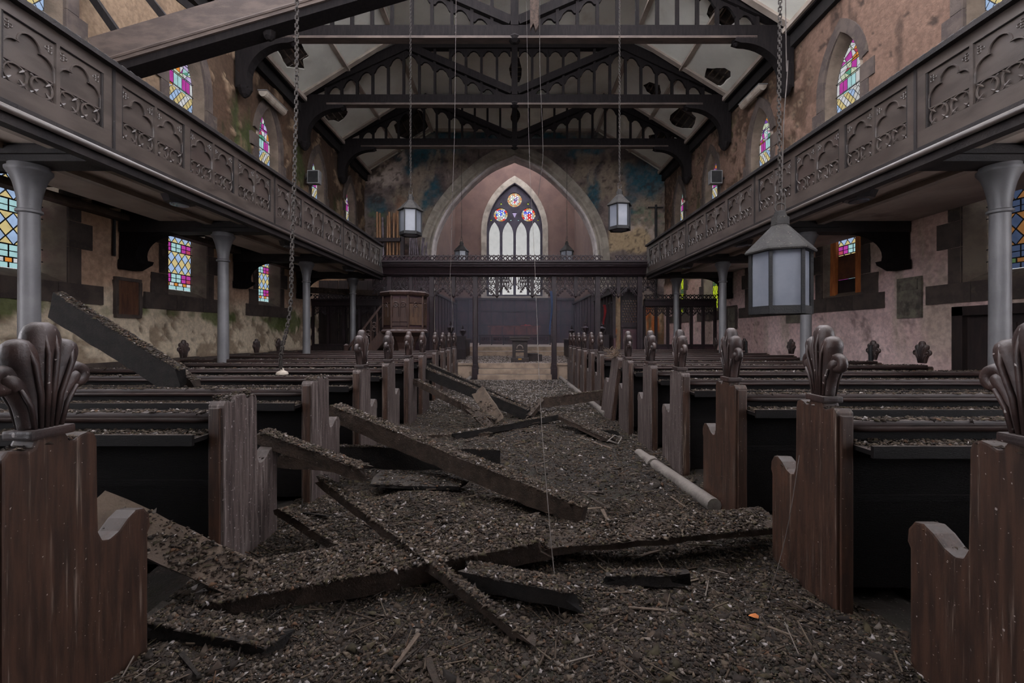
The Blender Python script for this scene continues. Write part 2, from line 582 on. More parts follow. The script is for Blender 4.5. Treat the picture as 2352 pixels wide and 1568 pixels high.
def clip_poly(poly, conv):
    """Sutherland-Hodgman against a convex counter-clockwise polygon."""
    out = list(poly)
    n = len(conv)
    for i in range(n):
        a, b = conv[i], conv[(i + 1) % n]
        ex, ey = b[0] - a[0], b[1] - a[1]

        def side(p):
            return ex * (p[1] - a[1]) - ey * (p[0] - a[0])
        src, out = out, []
        for k in range(len(src)):
            p, q = src[k], src[(k + 1) % len(src)]
            sp, sq = side(p), side(q)
            if sp >= 0:
                out.append(p)
            if (sp > 0 > sq) or (sp < 0 < sq):
                t = sp / (sp - sq)
                out.append((p[0] + (q[0] - p[0]) * t, p[1] + (q[1] - p[1]) * t))
        if len(out) < 3:
            return []
    return out


def area2(p):
    return 0.5 * sum(p[i][0] * p[(i + 1) % len(p)][1] - p[(i + 1) % len(p)][0] * p[i][1] for i in range(len(p)))


def catmull(pts, n=6):
    out = []
    m = len(pts)
    for i in range(m - 1):
        p0, p1, p2, p3 = pts[max(i - 1, 0)], pts[i], pts[i + 1], pts[min(i + 2, m - 1)]
        for k in range(n):
            t = k / n
            out.append(tuple(0.5 * ((2 * b) + (-a + c) * t + (2 * a - 5 * b + 4 * c - d) * t * t + (-a + 3 * b - 3 * c + d) * t ** 3)
                             for a, b, c, d in zip(p0, p1, p2, p3)))
    out.append(tuple(pts[-1]))
    return out

# ------------------------------------------------------------------ setting: floor, walls, windows
def bed(x, y):
    """Height of the rubble lying in the aisle (numpy)."""
    h = 0.02 + 0.13 * (fbm(x * 1.3 + 5, y * 1.3, 21) - 0.35) + 0.06 * (fbm(x * 4, y * 4, 22) - 0.4) + 0.025 * (fbm(x * 14, y * 14, 23) - 0.4)
    h = h + 0.10 * np.exp(-(((x + 0.75) / 0.7) ** 2 + ((y - 2.75) / 0.6) ** 2))
    h = h + 0.06 * np.exp(-(((x + 0.5) / 0.8) ** 2 + ((y - 4.6) / 0.8) ** 2)) + 0.05 * np.exp(-(((x - 0.5) / 0.5) ** 2 + ((y - 5.5) / 0.5) ** 2))
    return np.maximum(h, 0.004) * sstep(12.0, 11.0, y) + 0.004


def bedz(x, y):
    return float(bed(np.array([x]), np.array([y]))[0])


fl = MB().box(-6.3, 6.3, -4.2, 12.25, -0.25, 0.0).build('floor', 'floor_soil')
fl['kind'] = 'structure'
X, Y = np.meshgrid(np.arange(-1.8, 1.801, 0.03), np.arange(0.3, 12.2, 0.03))
Z = bed(X, Y)
nx, ny = X.shape[1], X.shape[0]
idx = np.arange(nx * ny).reshape(ny, nx)
Q = np.stack([idx[:-1, :-1], idx[:-1, 1:], idx[1:, 1:], idx[1:, :-1]], 2).reshape(-1, 4)
o = link('rubble_bed', np_mesh('rubble_bed', np.stack([X, Y, Z], 2).reshape(-1, 3), Q, 'floor_soil'))
tag(o, 'brown bed of rotted plaster and droppings covering the aisle floor', 'rubble', kind='stuff')


def lancet(w, z0, zs, zt, n=9):
    c = max(((zt - zs) ** 2 - w * w / 4) / w, 0)
    R = w / 2 + c
    th = math.acos(c / R)
    pts = [(-w / 2, z0), (w / 2, z0)]
    for i in range(n + 1):
        a = th * i / n
        pts.append((R * math.cos(a) - c, zs + R * math.sin(a)))
    for i in range(n - 1, -1, -1):
        a = th * i / n
        pts.append((-(R * math.cos(a) - c), zs + R * math.sin(a)))
    return pts


def rect(w, z0, z1):
    return [(-w / 2, z0), (w / 2, z0), (w / 2, z1), (-w / 2, z1)]


def diamonds(u0, u1, v0, v1, pw, ph, cols, stripe=False):
    out = []
    rows = int((v1 - v0) / (ph / 2)) + 2
    ncol = int((u1 - u0) / pw) + 2
    box = [(u0, v0), (u1, v0), (u1, v1), (u0, v1)]
    for r in range(-1, rows):
        for c in range(-1, ncol):
            cu = u0 + (c + (0.5 if r % 2 else 0.0)) * pw
            cv = v0 + r * ph / 2
            d = [(cu, cv - ph / 2), (cu + pw / 2, cv), (cu, cv + ph / 2), (cu - pw / 2, cv)]
            d = clip_poly(d, box)
            if len(d) >= 3 and area2(d) > 1e-6:
                k = ((2 * c + (r % 2) - r) // 2) if stripe else r
                out.append((d, cols[k % len(cols)]))
    return out


def band(u0, u1, v0, v1, cols, widths):
    out, u, i = [], u0, 0
    tot = sum(widths)
    for w, c in zip(widths, cols):
        du = (u1 - u0) * w / tot
        out.append(([(u, v0), (u + du, v0), (u + du, v1), (u, v1)], c))
        u += du
    return out


def foliage(u0, u1, v0, v1, nu, nv, seed):
    r = random.Random(seed)
    g = {}
    for i in range(nu + 1):
        for j in range(nv + 1):
            ju = 0 if i in (0, nu) else (r.random() - .5) * 0.75
            jv = 0 if j in (0, nv) else (r.random() - .5) * 0.75
            g[i, j] = (u0 + (u1 - u0) * (i + ju) / nu, v0 + (v1 - v0) * (j + jv) / nv)
    out = []
    pool = ['white', 'white', 'white', 'pale_green', 'magenta', 'magenta', 'white', 'lilac', 'cyan', 'green', 'pale_green', 'red', 'purple', 'orange', 'white']
    for i in range(nu):
        for j in range(nv):
            q = [g[i, j], g[i + 1, j], g[i + 1, j + 1], g[i, j + 1]]
            if r.random() < 0.5:
                out.append(([q[0], q[1], q[2]], r.choice(pool)))
                out.append(([q[0], q[2], q[3]], r.choice(pool)))
            else:
                out.append((q, r.choice(pool)))
    return out


def glaze(win, panes, outline, fn, separate, gap=0.011):
    """Build leaded panes clipped to outline. fn(u, v, depth)->3D. Near windows: each pane an object."""
    lead = MB()
    merged = {}
    for poly, colr in panes:
        p = clip_poly(poly, outline)
        if len(p) < 3 or area2(p) < 1e-6:
            continue
        if area2(p) < 5e-4:
            b = len(lead.v)
            lead.v += [tuple(fn(u, v, 0.0)) for u, v in p]
            lead.f.append(tuple(range(b, b + len(p))))
            continue
        cu = sum(q[0] for q in p) / len(p)
        cv = sum(q[1] for q in p) / len(p)
        ins = []
        for u, v in p:
            d = math.hypot(u - cu, v - cv)
            k = max(0.3, 1 - gap / max(d, 1e-4))
            ins.append((cu + (u - cu) * k, cv + (v - cv) * k))
        b = len(lead.v)
        m = len(p)
        lead.v += [tuple(fn(u, v, -0.006)) for u, v in p] + [tuple(fn(u, v, 0.0)) for u, v in ins]
        for i in range(m):
            j = (i + 1) % m
            lead.f.append((b + i, b + j, b + m + j, b + m + i))
        if separate:
            mb = MB()
            mb.v = [tuple(fn(u, v, 0.0)) for u, v in ins]
            mb.f = [tuple(range(m))]
            mb.build('pane', 'glass_' + colr, win)
        else:
            mb = merged.setdefault(colr, MB())
            b = len(mb.v)
            mb.v += [tuple(fn(u, v, 0.0)) for u, v in ins]
            mb.f.append(tuple(range(b, b + m)))
    lead.build('leading', 'lead', win)
    for colr, mb in merged.items():
        o = mb.build('panes', 'glass_' + colr, win)
        o['kind'] = 'stuff'


def side_window(s, yc, zone, num, sep, variant=''):
    XGL = 6.22

    def fn(u, v, t):     # t grows towards the outside
        return (s * (XGL + t), yc + u, v)
    if zone == 'upper':
        gl = lancet(0.80, 5.15, 5.9, 6.68)
        op = lancet(0.94, 5.0, 5.9, 6.82)
        ow = lancet(1.26, 5.0, 5.9, 7.06)
        lab = 'pointed upper window with pink and pale stained glass'
    else:
        gl = rect(0.72, 2.07, 3.45)
        op = rect(0.98, 1.93, 3.45)
        ow = rect(1.30, 1.70, 3.45)
        lab = 'square-headed lower window with leaded coloured glass'
    w = thing('window_%d' % num, None, None, (s * XW, yc, gl[0][1]), kind='structure')
    # splayed reveal
    rv = MB()
    n = len(op)
    rv.v = [(s * (XW - 0.024), yc + u, v) for u, v in op] + [tuple(fn(u, v, 0)) for u, v in gl]
    for i in range(n):
        j = (i + 1) % n
        rv.f.append((i, j, n + j, n + i))
    rv.build('reveal', 'stone_mid' if zone == 'upper' else 'stone', w)
    # surround stones
    per = [(op[i], ow[i]) for i in range(n)]
    segs = []
    for i in range(n):
        j = (i + 1) % n
        a, b = per[i], per[j]
        L = math.hypot(b[0][0] - a[0][0], b[0][1] - a[0][1])
        segs.append((a, b, L))
    if zone == 'upper':
        seq = segs[1:-1] if False else segs
        k = 0
        for i, (a, b, L) in enumerate(segs):
            if i == 0:
                continue
            parts = 3 if L > 0.6 else 1
            if parts == 1 and i % 3 != 2:
                continue
            if parts == 1:
                # one voussoir spans three outline steps
                lo = max(i - 1, 2)
                hi = min(i + 2, n - 1)
                pts_in = [(per[q % n][0][0] * .97, per[q % n][0][1] - .012) for q in range(lo, hi + 1)]
                pts_out = [per[q % n][1] for q in range(lo, hi + 1)]
                poly = pts_in + pts_out[::-1]
                MB().prism([(yc + u, v) for u, v in poly], 'x', s * (XW + 0.1), s * (XW - 0.022)).build('stone', 'stone_dark', w)
            else:
                for q in range(parts):
                    t0, t1 = q / parts + 0.004, (q + 1) / parts - 0.004
                    ex = 0.12 if (q + k) % 2 else 0.0
                    ia = [a[0][c] + (b[0][c] - a[0][c]) * t0 for c in (0, 1)]
                    ib = [a[0][c] + (b[0][c] - a[0][c]) * t1 for c in (0, 1)]
                    sg = 1 if a[1][0] > 0 else -1
                    poly = [(ia[0] * .97, ia[1]), (ib[0] * .97, ib[1]), (a[1][0] + sg * ex, ib[1]), (a[1][0] + sg * ex, ia[1])]
                    MB().prism([(yc + u, v) for u, v in poly], 'x', s * (XW + 0.1), s * (XW - 0.022)).build('stone', 'stone_dark', w)
                k += 1
    else:
        for sg in (-1, 1):
            zz = 1.93
            k = 0 if sg > 0 else 1
            while zz < 3.4:
                h = 0.36 if k % 2 else 0.5
                ex = 0.16 if k % 2 else 0.0
                z1 = min(zz + h, 3.45)
                u0, u1 = sg * 0.478, sg * (0.66 + ex)
                MB().box(s * (XW + 0.1), s * (XW - 0.02), yc + min(u0, u1), yc + max(u0, u1), zz + .004, z1 - .004).build('stone', 'stone_dark', w)
                zz = z1
                k += 1
        for a, b in ((-0.95, -0.3), (-0.29, 0.35), (0.36, 0.98)):
            MB().box(s * (XW + 0.1), s * (XW - 0.025), yc + a, yc + b, 1.68, 1.945).build('stone', 'stone_dark', w)
    # glass
    if zone == 'upper':
        pn = diamonds(-0.4, 0.4, 5.15, 5.78, 0.115, 0.155, ['blue', 'yellow', 'white', 'yellow'], True)
        pn += band(-0.4, 0.4, 5.78, 5.83, ['white', 'orange', 'white', 'cyan', 'white'], [1, 1, 1, 1, 1])
        pn += band(-0.4, 0.4, 5.83, 6.04, ['white', 'cyan', 'magenta', 'magenta', 'cyan', 'cyan', 'magenta', 'magenta', 'white'], [.7, .7, 1, 1, 1, 1, 1, 1, .7])
        pn += foliage(-0.4, 0.4, 6.04, 6.68, 7, 6, num * 13 + 1)
        bars = [5.80, 6.05, 6.3]
        if variant == 'broken':
            pn = [(p, 'clear' if (sum(q[0] for q in p) / len(p) < -0.02 and sum(q[1] for q in p) / len(p) < 6.05) else c) for p, c in pn]
    else:
        if variant == 'dim':
            pal = dict(blue='dark_blue', yellow='amber', magenta='dark_blue', cyan='dark_blue', white='dark_green', orange='amber', red='dark_blue')
        elif variant == 'leafy':
            pal = dict(blue='lime', yellow='lime', magenta='dark_green', cyan='lime', white='lime', orange='lime', red='dark_green')
        else:
            pal = {}
        g = lambda c: pal.get(c, c)
        pn = band(-0.36, 0.36, 2.07, 2.14, [g('cyan')] * 4, [1] * 4)
        pn += band(-0.36, 0.36, 2.14, 2.20, [g(c) for c in ('white', 'orange', 'white', 'orange', 'white', 'orange', 'white')], [1, .8, 1, .8, 1, .8, 1])
        zz = 2.20
        while zz < 3.4:
            pn += [(p, g(c)) for p, c in band(-0.36, 0.36, zz, zz + .08, ['red', 'magenta', 'cyan', 'cyan', 'magenta', 'red'], [1] * 6)]
            pn += [(p, g(c)) for p, c in band(-0.36, 0.36, zz + .08, zz + .16, ['magenta', 'magenta', 'cyan', 'cyan', 'magenta', 'magenta'], [1] * 6)]
            pn += diamonds(-0.36, 0.36, zz + .16, min(zz + .56, 3.45), 0.165, 0.20, [g('yellow'), g('blue')])
            zz += .56
        bars = [2.2, 2.36, 2.76, 2.92]
    glaze(w, pn, gl, fn, sep, .008 if zone == 'upper' else .011)
    for zb in bars:
        half = 0.40 if zone == 'upper' else 0.37
        if zone == 'upper' and zb > 6.2:
            half = 0.27
        MB().tube([(s * (XGL - 0.02), yc - half, zb), (s * (XGL - 0.02), yc + half, zb)], 0.008, 5).build('saddle_bar', 'lead', w)
    if zone == 'upper':
        # a ragged tail of lead and glass hanging from the lower corner
        MB().prism([(yc + 0.36, 5.42), (yc + 0.5, 5.5), (yc + 0.44, 5.2), (yc + 0.37, 5.08)], 'x', s * (XGL - 0.05), s * (XGL - 0.065)).build('loose_leading', 'stone', w)
    return w


nwin = 1
for s in (-1, 1):
    for k, yc in enumerate(WIN_Y):
        side_window(s, yc, 'upper', nwin, k in (1, 2), 'broken' if (s == 1 and k == 1) else '')
        nwin += 1
    for k, yc in enumerate(WIN_Y[:3] if s < 0 else WIN_Y):
        side_window(s, yc, 'lower', nwin, (s == -1) or k == 1, 'dim' if (s == 1 and k == 0) else 'leafy' if k > 2 else '')
        nwin += 1

# boards propped in the lower window of the right wall
wb = thing('window_boarding', 'two orange-brown planks and rusty board blocking the lower window beside the hanging lantern', 'boarding', (6.0, 8.2, 1.95))
MB().bar((6.12, 7.72, 1.98), (6.12, 7.72, 3.1), 0.05, 0.14, (0, 1, 0)).build('plank', 'orange_wood', wb)
MB().bar((6.1, 8.32, 1.98), (6.1, 8.30, 3.1), 0.05, 0.14, (0, 1, 0)).build('plank', 'orange_wood', wb)
MB().box(6.13, 6.16, 7.75, 8.36, 2.28, 2.72).build('board', 'brown_board', wb)
MB().box(6.15, 6.18, 7.7, 8.4, 1.98, 2.27).build('dark_panel', 'door_wood', wb)


def mixc(a, b, m):
    return a + (np.array(b)[None, None, :] - a) * m[..., None]


def side_wall(s, name):
    st = 0.05
    U, V = np.meshgrid(np.arange(2.5, YE + 0.001, st), np.arange(0.0, ZP + 0.101, st))
    n1, n2, n3 = fbm(U * .8, V * .8, 31 + s), fbm(U * 2.6, V * 2.6, 32 + s), fbm(U * 7, V * 7, 33 + s)
    drip = fbm(U * 5, V * .7, 35 + s)
    c = np.zeros(U.shape + (3,))
    upper = sstep(3.0, 3.3, V)
    rel = np.zeros_like(U)
    if s < 0:
        c = mixc(c, srgb(150, 124, 104), np.ones_like(U))
        c = mixc(c, srgb(132, 112, 96), sstep(.4, .6, n1))
        low = (1 - sstep(1.75, 2.05, V + .25 * (n2 - .5)))
        c = mixc(c, srgb(164, 152, 132), low * .9)
        c = mixc(c, srgb(124, 96, 72), sstep(2.5, 3.0, V + .4 * (n1 - .5)) * (1 - upper) * .9)
        c = mixc(c, srgb(150, 126, 102), upper * .95)
        up = sstep(.475, .495, n2 * .55 + n1 * .25 + n3 * .2 + .02 * upper * sstep(8.6, 10, U) - .10 * low) * (0.25 + .75 * upper)
        peel = up * sstep(6.5, 9.2, U + 2 * (1 - upper)) * (1 - low)
        c = mixc(c, srgb(78, 58, 44), peel * .95)
        c = mixc(c, srgb(190, 164, 134), upper * sstep(.47, .50, n2) * (1 - peel) * .8 * sstep(8.3, 9.5, U))
        c = mixc(c, srgb(96, 72, 56), upper * sstep(.55, .62, fbm(U * 1.7, V * .5, 36)) * .6)
        pl = sstep(.54, .57, n2 * .6 + n3 * .4) * low
        c = mixc(c, srgb(112, 98, 82), pl * .9)
        rel = np.maximum(peel, pl)
        moss = np.exp(-(((U - 9.6) / .75) ** 2 + ((V - 5.6) / 1.3) ** 2)) * 1.25 + np.exp(-(((U - 12.2) / .6) ** 2 + ((V - 6.0) / 1.1) ** 2)) * 1.1 + np.exp(-(((U - 14.8) / .6) ** 2 + ((V - 5.6) / 1.1) ** 2)) * .9
        moss += low * sstep(.9, 1.6, V) * 1.3 * sstep(.42, .62, n1) + .8 * np.exp(-((V - 1.62) / .14) ** 2) + .5 * np.exp(-(((U - 7.3) / .9) ** 2 + ((V - 2.1) / .35) ** 2))
        mm = sstep(.42, .74, moss * (fbm(U * 9, V * 1.1, 37) * .9 + n3 * .35))
        c = mixc(c, srgb(60, 72, 32), mm * .85)
        c = mixc(c, srgb(52, 40, 32), sstep(.6, .72, n3 * .5 + drip * .5) * (low * .8 + upper * .5))
        c = mixc(c, srgb(104, 88, 74), (1 - sstep(.82, .88, V)) * .8)
    else:
        c = mixc(c, srgb(160, 139, 136), np.ones_like(U))
        c = mixc(c, srgb(146, 122, 118), sstep(.4, .62, n1) * .8)
        c = mixc(c, srgb(132, 106, 92), sstep(2.0, 2.9, V + .5 * (n1 - .5)) * .75)
        c = mixc(c, srgb(132, 104, 88), upper * .9)
        far = sstep(8.6, 9.4, U + .8 * (n1 - .5)) * upper
        peel = sstep(.44, .48, n2 * .6 + n1 * .4) * far
        c = mixc(c, srgb(84, 63, 48), peel * .9)
        c = mixc(c, srgb(152, 130, 108), sstep(.55, .6, n3 * .5 + n2 * .5) * far * .6)
        pits = sstep(.66, .69, n3 * .7 + n2 * .3)
        c = mixc(c, srgb(70, 56, 48), pits * (.5 + .4 * upper))
        st_ = sstep(.5, .64, drip * .8 + n1 * .2) * (1 - upper) * sstep(.6, 1.2, V)
        c = mixc(c, srgb(122, 112, 98), st_ * .6)
        cr = np.exp(-((np.abs(n2 - .5)) / .008) ** 2) * sstep(.5, .6, n1) * (1 - upper)
        c = mixc(c, srgb(72, 58, 54), cr * .8)
        rel = np.maximum(peel, cr * .6)
        mm = sstep(.35, .6, (np.exp(-(((U - 14.2) / .45) ** 2 + ((V - 5.1) / .9) ** 2)) + .8 * np.exp(-(((U - 12.1) / .4) ** 2 + ((V - 6.9) / .6) ** 2))) * (drip * .8 + n3 * .5))
        c = mixc(c, srgb(78, 88, 44), mm * .7)
    c = mixc(c, srgb(62, 48, 40), sstep(.66, .74, drip) * upper * .6)
    gain = (1 - upper) * (1.95 if s > 0 else 1.75) + upper * .62  # lower wall colour lifted, upper dimmed, to make up for uneven light
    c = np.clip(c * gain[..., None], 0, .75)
    x = XW + 0.03 * rel + 0.016 * (n2 - .5) + .022 * (n3 - .5)
    pts = np.stack([s * x, U, V], 2).reshape(-1, 3)
    ny, nx = U.shape
    idx = np.arange(nx * ny).reshape(ny, nx)
    Q = np.stack([idx[:-1, :-1], idx[:-1, 1:], idx[1:, 1:], idx[1:, :-1]], 2)
    uc = (U[:-1, :-1] + st / 2)
    vc = (V[:-1, :-1] + st / 2)
    keep = np.ones(uc.shape, bool)
    for k, yc in enumerate(WIN_Y):
        du = np.abs(uc - yc)
        inside = (du < 0.5) & (vc > 5.0) & (vc < 5.9)
        # pointed head
        w, zt = 1.0, 6.86
        cc = ((zt - 5.9) ** 2 - w * w / 4) / w
        R = w / 2 + cc
        inside |= (vc >= 5.9) & ((du + cc) ** 2 + (vc - 5.9) ** 2 < R * R)
        if k < 3 or s > 0:
            inside |= (du < 0.5) & (vc > 1.9) & (vc < 3.5)
        keep &= ~inside
    Q = Q[keep].reshape(-1, 4)
    if s < 0:
        Q = Q[:, ::-1]
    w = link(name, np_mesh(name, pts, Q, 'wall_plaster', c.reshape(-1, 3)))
    w['kind'] = 'structure'
    MB().box(s * XW, s * (XW + .25), -4.2, 2.5, 0, .9).build('near_dado', 'chancel_plaster', w)
    return w


side_wall(-1, 'wall_left')
side_wall(1, 'wall_right')
ww = MB().box(-6.3, 6.3, -4.4, -4.2, 0, 3.1).build('wall_west', 'chancel_plaster')
ww['kind'] = 'structure'
blocker = MB().box(-XG, XG, -4.2, 0.5, 3.0, 3.15).build('floor_west_gallery', 'gallery_dark')  # added unseen deck that keeps west light off the foreground
blocker['kind'] = 'structure'

# ------------------------------------------------------------------ arch wall with the faded mural
ARCH = [(3.30, 0.0), (3.30, 1.6), (3.30, 3.0), (3.27, 4.35), (3.10, 5.35), (2.47, 6.50), (1.155, 7.80), (0.0, 8.36)]
arch_curve = catmull(ARCH, 7)


def arch_half(z):
    for (x0, z0), (x1, z1) in zip(arch_curve[:-1], arch_curve[1:]):
        if z0 <= z <= z1:
            return x0 + (x1 - x0) * (z - z0) / max(z1 - z0, 1e-6)
    return 0.0


def east_wall():
    st = 0.06
    U, V = np.meshgrid(np.arange(-6.06, 6.061, st), np.arange(0, 9.61, st))
    wx, wy = (fbm(U * 1.2, V * 1.2, 51) - .5) * 1.1, (fbm(U * 1.2, V * 1.2, 52) - .5) * 1.1
    n2, n3 = fbm(U * 2.4, V * 2.4, 53), fbm(U * 7, V * 7, 54)
    A, B = U + wx, V + wy

    def px(x, y):
        return ((x - VX) * YE / F, EYE + (VY - y) * YE / F)

    def blob(x, y, rx, ry, edge=.35):
        cx, cy = px(x, y)
        d = np.sqrt(((A - cx) / (rx * YE / F)) ** 2 + ((B - cy) / (ry * YE / F)) ** 2)
        return 1 - sstep(1 - edge, 1 + edge, d)
    c = np.zeros(U.shape + (3,))
    c = mixc(c, srgb(104, 92, 86), np.ones_like(U))
    c = mixc(c, srgb(82, 72, 70), sstep(.45, .6, n2))
    c = mixc(c, srgb(122, 110, 94), sstep(.52, .66, fbm(U * 1.5 + 9, V * 1.5, 57)) * .7)
    teal = srgb(40, 74, 84)
    for b in ((960, 365, 55, 28), (1485, 408, 55, 36), (1170, 312, 210, 22), (985, 445, 26, 40), (1362, 440, 18, 60), (1010, 345, 60, 18), (1350, 350, 45, 16), (1440, 470, 30, 28), (865, 470, 30, 22)):
        c = mixc(c, teal, blob(*b) * (.55 + .45 * sstep(.4, .55, n3)))
    # washed-out winged shapes
    for b in ((965, 420, 14, 45), (985, 385, 10, 28), (1003, 365, 9, 22), (955, 395, 9, 16), (1040, 375, 12, 28), (1340, 372, 12, 26), (1362, 395, 10, 24), (1395, 400, 14, 40), (1420, 445, 16, 40), (1480, 470, 40, 22), (1505, 500, 30, 16)):
        c = mixc(c, srgb(128, 114, 100), blob(*b, .3) * .8)
    for b in ((885, 395, 40, 30), (915, 360, 22, 18), (900, 345, 26, 14), (1455, 520, 40, 16), (1500, 560, 18, 40)):
        c = mixc(c, srgb(164, 148, 138), blob(*b) * sstep(.42, .5, n2) * .9)
    c = mixc(c, srgb(164, 142, 112), blob(1450, 560, 50, 32, .15) * .85)
    c = mixc(c, srgb(60, 48, 44), blob(860, 420, 26, 60) * sstep(.4, .55, n3) * .8)
    c = mixc(c, srgb(84, 96, 70), blob(868, 500, 36, 26) * sstep(.5, .6, n2) * .8)
    c = mixc(c, srgb(80, 104, 84), blob(1480, 500, 40, 30) * sstep(.5, .6, n3) * .6)
    c = mixc(c, srgb(128, 84, 56), blob(925, 520, 6, 60, .6) * .7)
    c = mixc(c, srgb(56, 48, 46), sstep(.64, .72, n3) * .7)
    # orange and ochre damp on the plaster of the right aisle end
    ra = sstep(3.9, 4.1, U) * (1 - sstep(2.4, 2.8, V))
    c = mixc(c, srgb(150, 128, 104), ra)
    dr = fbm(U * 6, V * .9, 58)
    c = mixc(c, srgb(176, 92, 36), ra * sstep(.52, .62, dr) * .9)
    c = mixc(c, srgb(84, 66, 46), ra * sstep(.5, .6, fbm(U * 5 + 3, V * 1.1, 59)) * .8)
    y = YE - 0.015 * sstep(.45, .5, n2) - .01 * n3
    pts = np.stack([U, y, V], 2).reshape(-1, 3)
    ny, nx = U.shape
    idx = np.arange(nx * ny).reshape(ny, nx)
    Q = np.stack([idx[:-1, :-1], idx[:-1, 1:], idx[1:, 1:], idx[1:, :-1]], 2)
    uc, vc = U[:-1, :-1] + st / 2, V[:-1, :-1] + st / 2
    half = np.interp(vc, [p[1] for p in arch_curve], [p[0] for p in arch_curve])
    half[vc > 8.36] = -1
    half = np.maximum(half, np.interp(vc - .34, [p[1] for p in arch_curve], [p[0] for p in arch_curve]))
    half[vc - .34 > 8.36] = -1
    keep = np.abs(uc) > half + 0.22
    # green-lit window in the right aisle end
    keep &= ~((uc > 7.0) & (uc < 7.4))
    Q = Q[keep].reshape(-1, 4)
    w = link('wall_east', np_mesh('wall_east', pts, Q, 'mural', c.reshape(-1, 3)))
    w['kind'] = 'structure'
    MB().prism([(-6.3, 0), (6.3, 0), (6.3, 8.2), (3.2, 9.9), (-3.2, 9.9), (-6.3, 8.2)][0:0] or [(-6.3, 0), (-3.6, 0), (-3.6, 9.9), (-6.3, 9.9)], 'y', YE + .05, YE + .55).build('core', 'dark_void', w)
    MB().prism([(6.3, 0), (3.6, 0), (3.6, 9.9), (6.3, 9.9)], 'y', YE + .05, YE + .55).build('core', 'dark_void', w)
    MB().prism([(-3.6, 8.6), (3.6, 8.6), (3.6, 9.9), (-3.6, 9.9)], 'y', YE + .05, YE + .55).build('core', 'dark_void', w)
    return w


WE = east_wall()
# voussoirs of the chancel arch
ARCHT = thing('trim_1', None, None, (0, YE, 0), kind='structure')
prof = [(.56, YE + .02), (.54, YE - .07), (.34, YE - .09), (.27, YE - .02), (.20, YE - .02), (.15, YE + .06), (.10, YE + .06)]
prof2 = [(.10, YE + .06), (.07, YE + .04), (.03, YE + .05), (0.0, YE + .10), (0.0, YE + .55), (.30, YE + .55)]


def arch_pts(s):
    pts = [(s * x, z) for x, z in arch_curve]
    out = []
    for i, p in enumerate(pts):
        a, b = pts[max(i - 1, 0)], pts[min(i + 1, len(pts) - 1)]
        tx, tz = b[0] - a[0], b[1] - a[1]
        L = math.hypot(tx, tz)
        nxx, nz = tz / L * s, -tx / L * s
        if nxx * s < 0:
            nxx, nz = -nxx, -nz
        if i == len(pts) - 1:
            nxx, nz = 0.0, 1.15
        out.append((p, (nxx, nz)))
    return out


for s in (-1, 1):
    ap = arch_pts(s)
    k = 14
    while k < len(ap) - 1:
        k2 = min(k + 3, len(ap) - 1)
        for pf, nm, mt in ((prof, 'voussoir', 'arch_stone'), (prof2, 'inner_order', 'arch_white')):
            mb = MB()
            m = len(pf)
            for (p, nn) in ap[k:k2 + 1]:
                for off, y in pf:
                    mb.v.append((p[0] + nn[0] * off, y, p[1] + nn[1] * off))
            for i in range(k2 - k):
                for j in range(m - 1):
                    mb.f.append((i * m + j, i * m + j + 1, (i + 1) * m + j + 1, (i + 1) * m + j))
            mb.build(nm, mt, ARCHT)
        k = k2
    MB().box(s * 3.30, s * 3.86, YE - .06, YE + .55, 0, 3.0).build('jamb', 'arch_stone', ARCHT)

# ------------------------------------------------------------------ chancel
ZC = 0.45
CX, CY = 3.42, 25.0
cf = MB().box(-6.2, 6.2, 12.25, CY + .3, -0.2, ZC).build('floor_chancel', 'step_stone')
cf['kind'] = 'structure'
for s, nm in ((-1, 'wall_chancel_left'), (1, 'wall_chancel_right')):
    w = MB().box(s * CX, s * (CX + .3), YE + .5, CY + .4, ZC, 11.2).build(nm, 'chancel_plaster')
    w['kind'] = 'structure'
cw2 = MB().box(-CX - .3, CX + .3, YE + .1, YE + .5, 9.5, 11.4).build('wall_chancel_west', 'chancel_plaster')
cw2['kind'] = 'structure'

EW = [(-1.56, 3.45), (1.56, 3.45), (1.56, 7.2)] + [(x, z) for x, z in lancet(3.12, 3.45, 7.2, 9.9)[3:-1]] + [(-1.56, 7.2)]
ewall = MB().plate([(-CX - .1, ZC), (CX + .1, ZC), (CX + .1, 11.2), (-CX - .1, 11.2)], [EW[::-1]], lambda u, v, t: (u, CY + t, v), 0, .35).build('wall_chancel_east', 'chancel_plaster')
ewall['kind'] = 'structure'
win = thing('window_%d' % nwin, None, None, (0, CY, 3.45), kind='structure')
EO = [(-1.92, 3.2), (1.92, 3.2)] + lancet(3.84, 3.2, 7.2, 10.35)[2:]
EI = [(-1.60, 3.45), (1.60, 3.45)] + lancet(3.2, 3.45, 7.2, 9.95)[2:]
MB().plate(EO, [EI[::-1]], lambda u, v, t: (u, CY - .05 + t, v), 0, .06).build('hood_moulding', 'arch_stone', win)
MB().plate(EI, [EW[::-1]], lambda u, v, t: (u, CY - .02 + t, v), 0, .3).build('splay', 'window_stone', win)
# tracery plate with four lights and three roundels
lights = []
for k in range(4):
    cxk = -1.17 + 0.78 * k
    lights.append([(cxk + u, v) for u, v in lancet(0.63, 3.55, 7.0, 7.78, 6)])
rounds = [((0.0, 9.02), .42), ((-.80, 8.17), .40), ((.80, 8.17), .40)]


def circ(c, r, n=20):
    return [(c[0] + r * math.cos(2 * math.pi * i / n), c[1] + r * math.sin(2 * math.pi * i / n)) for i in range(n)]


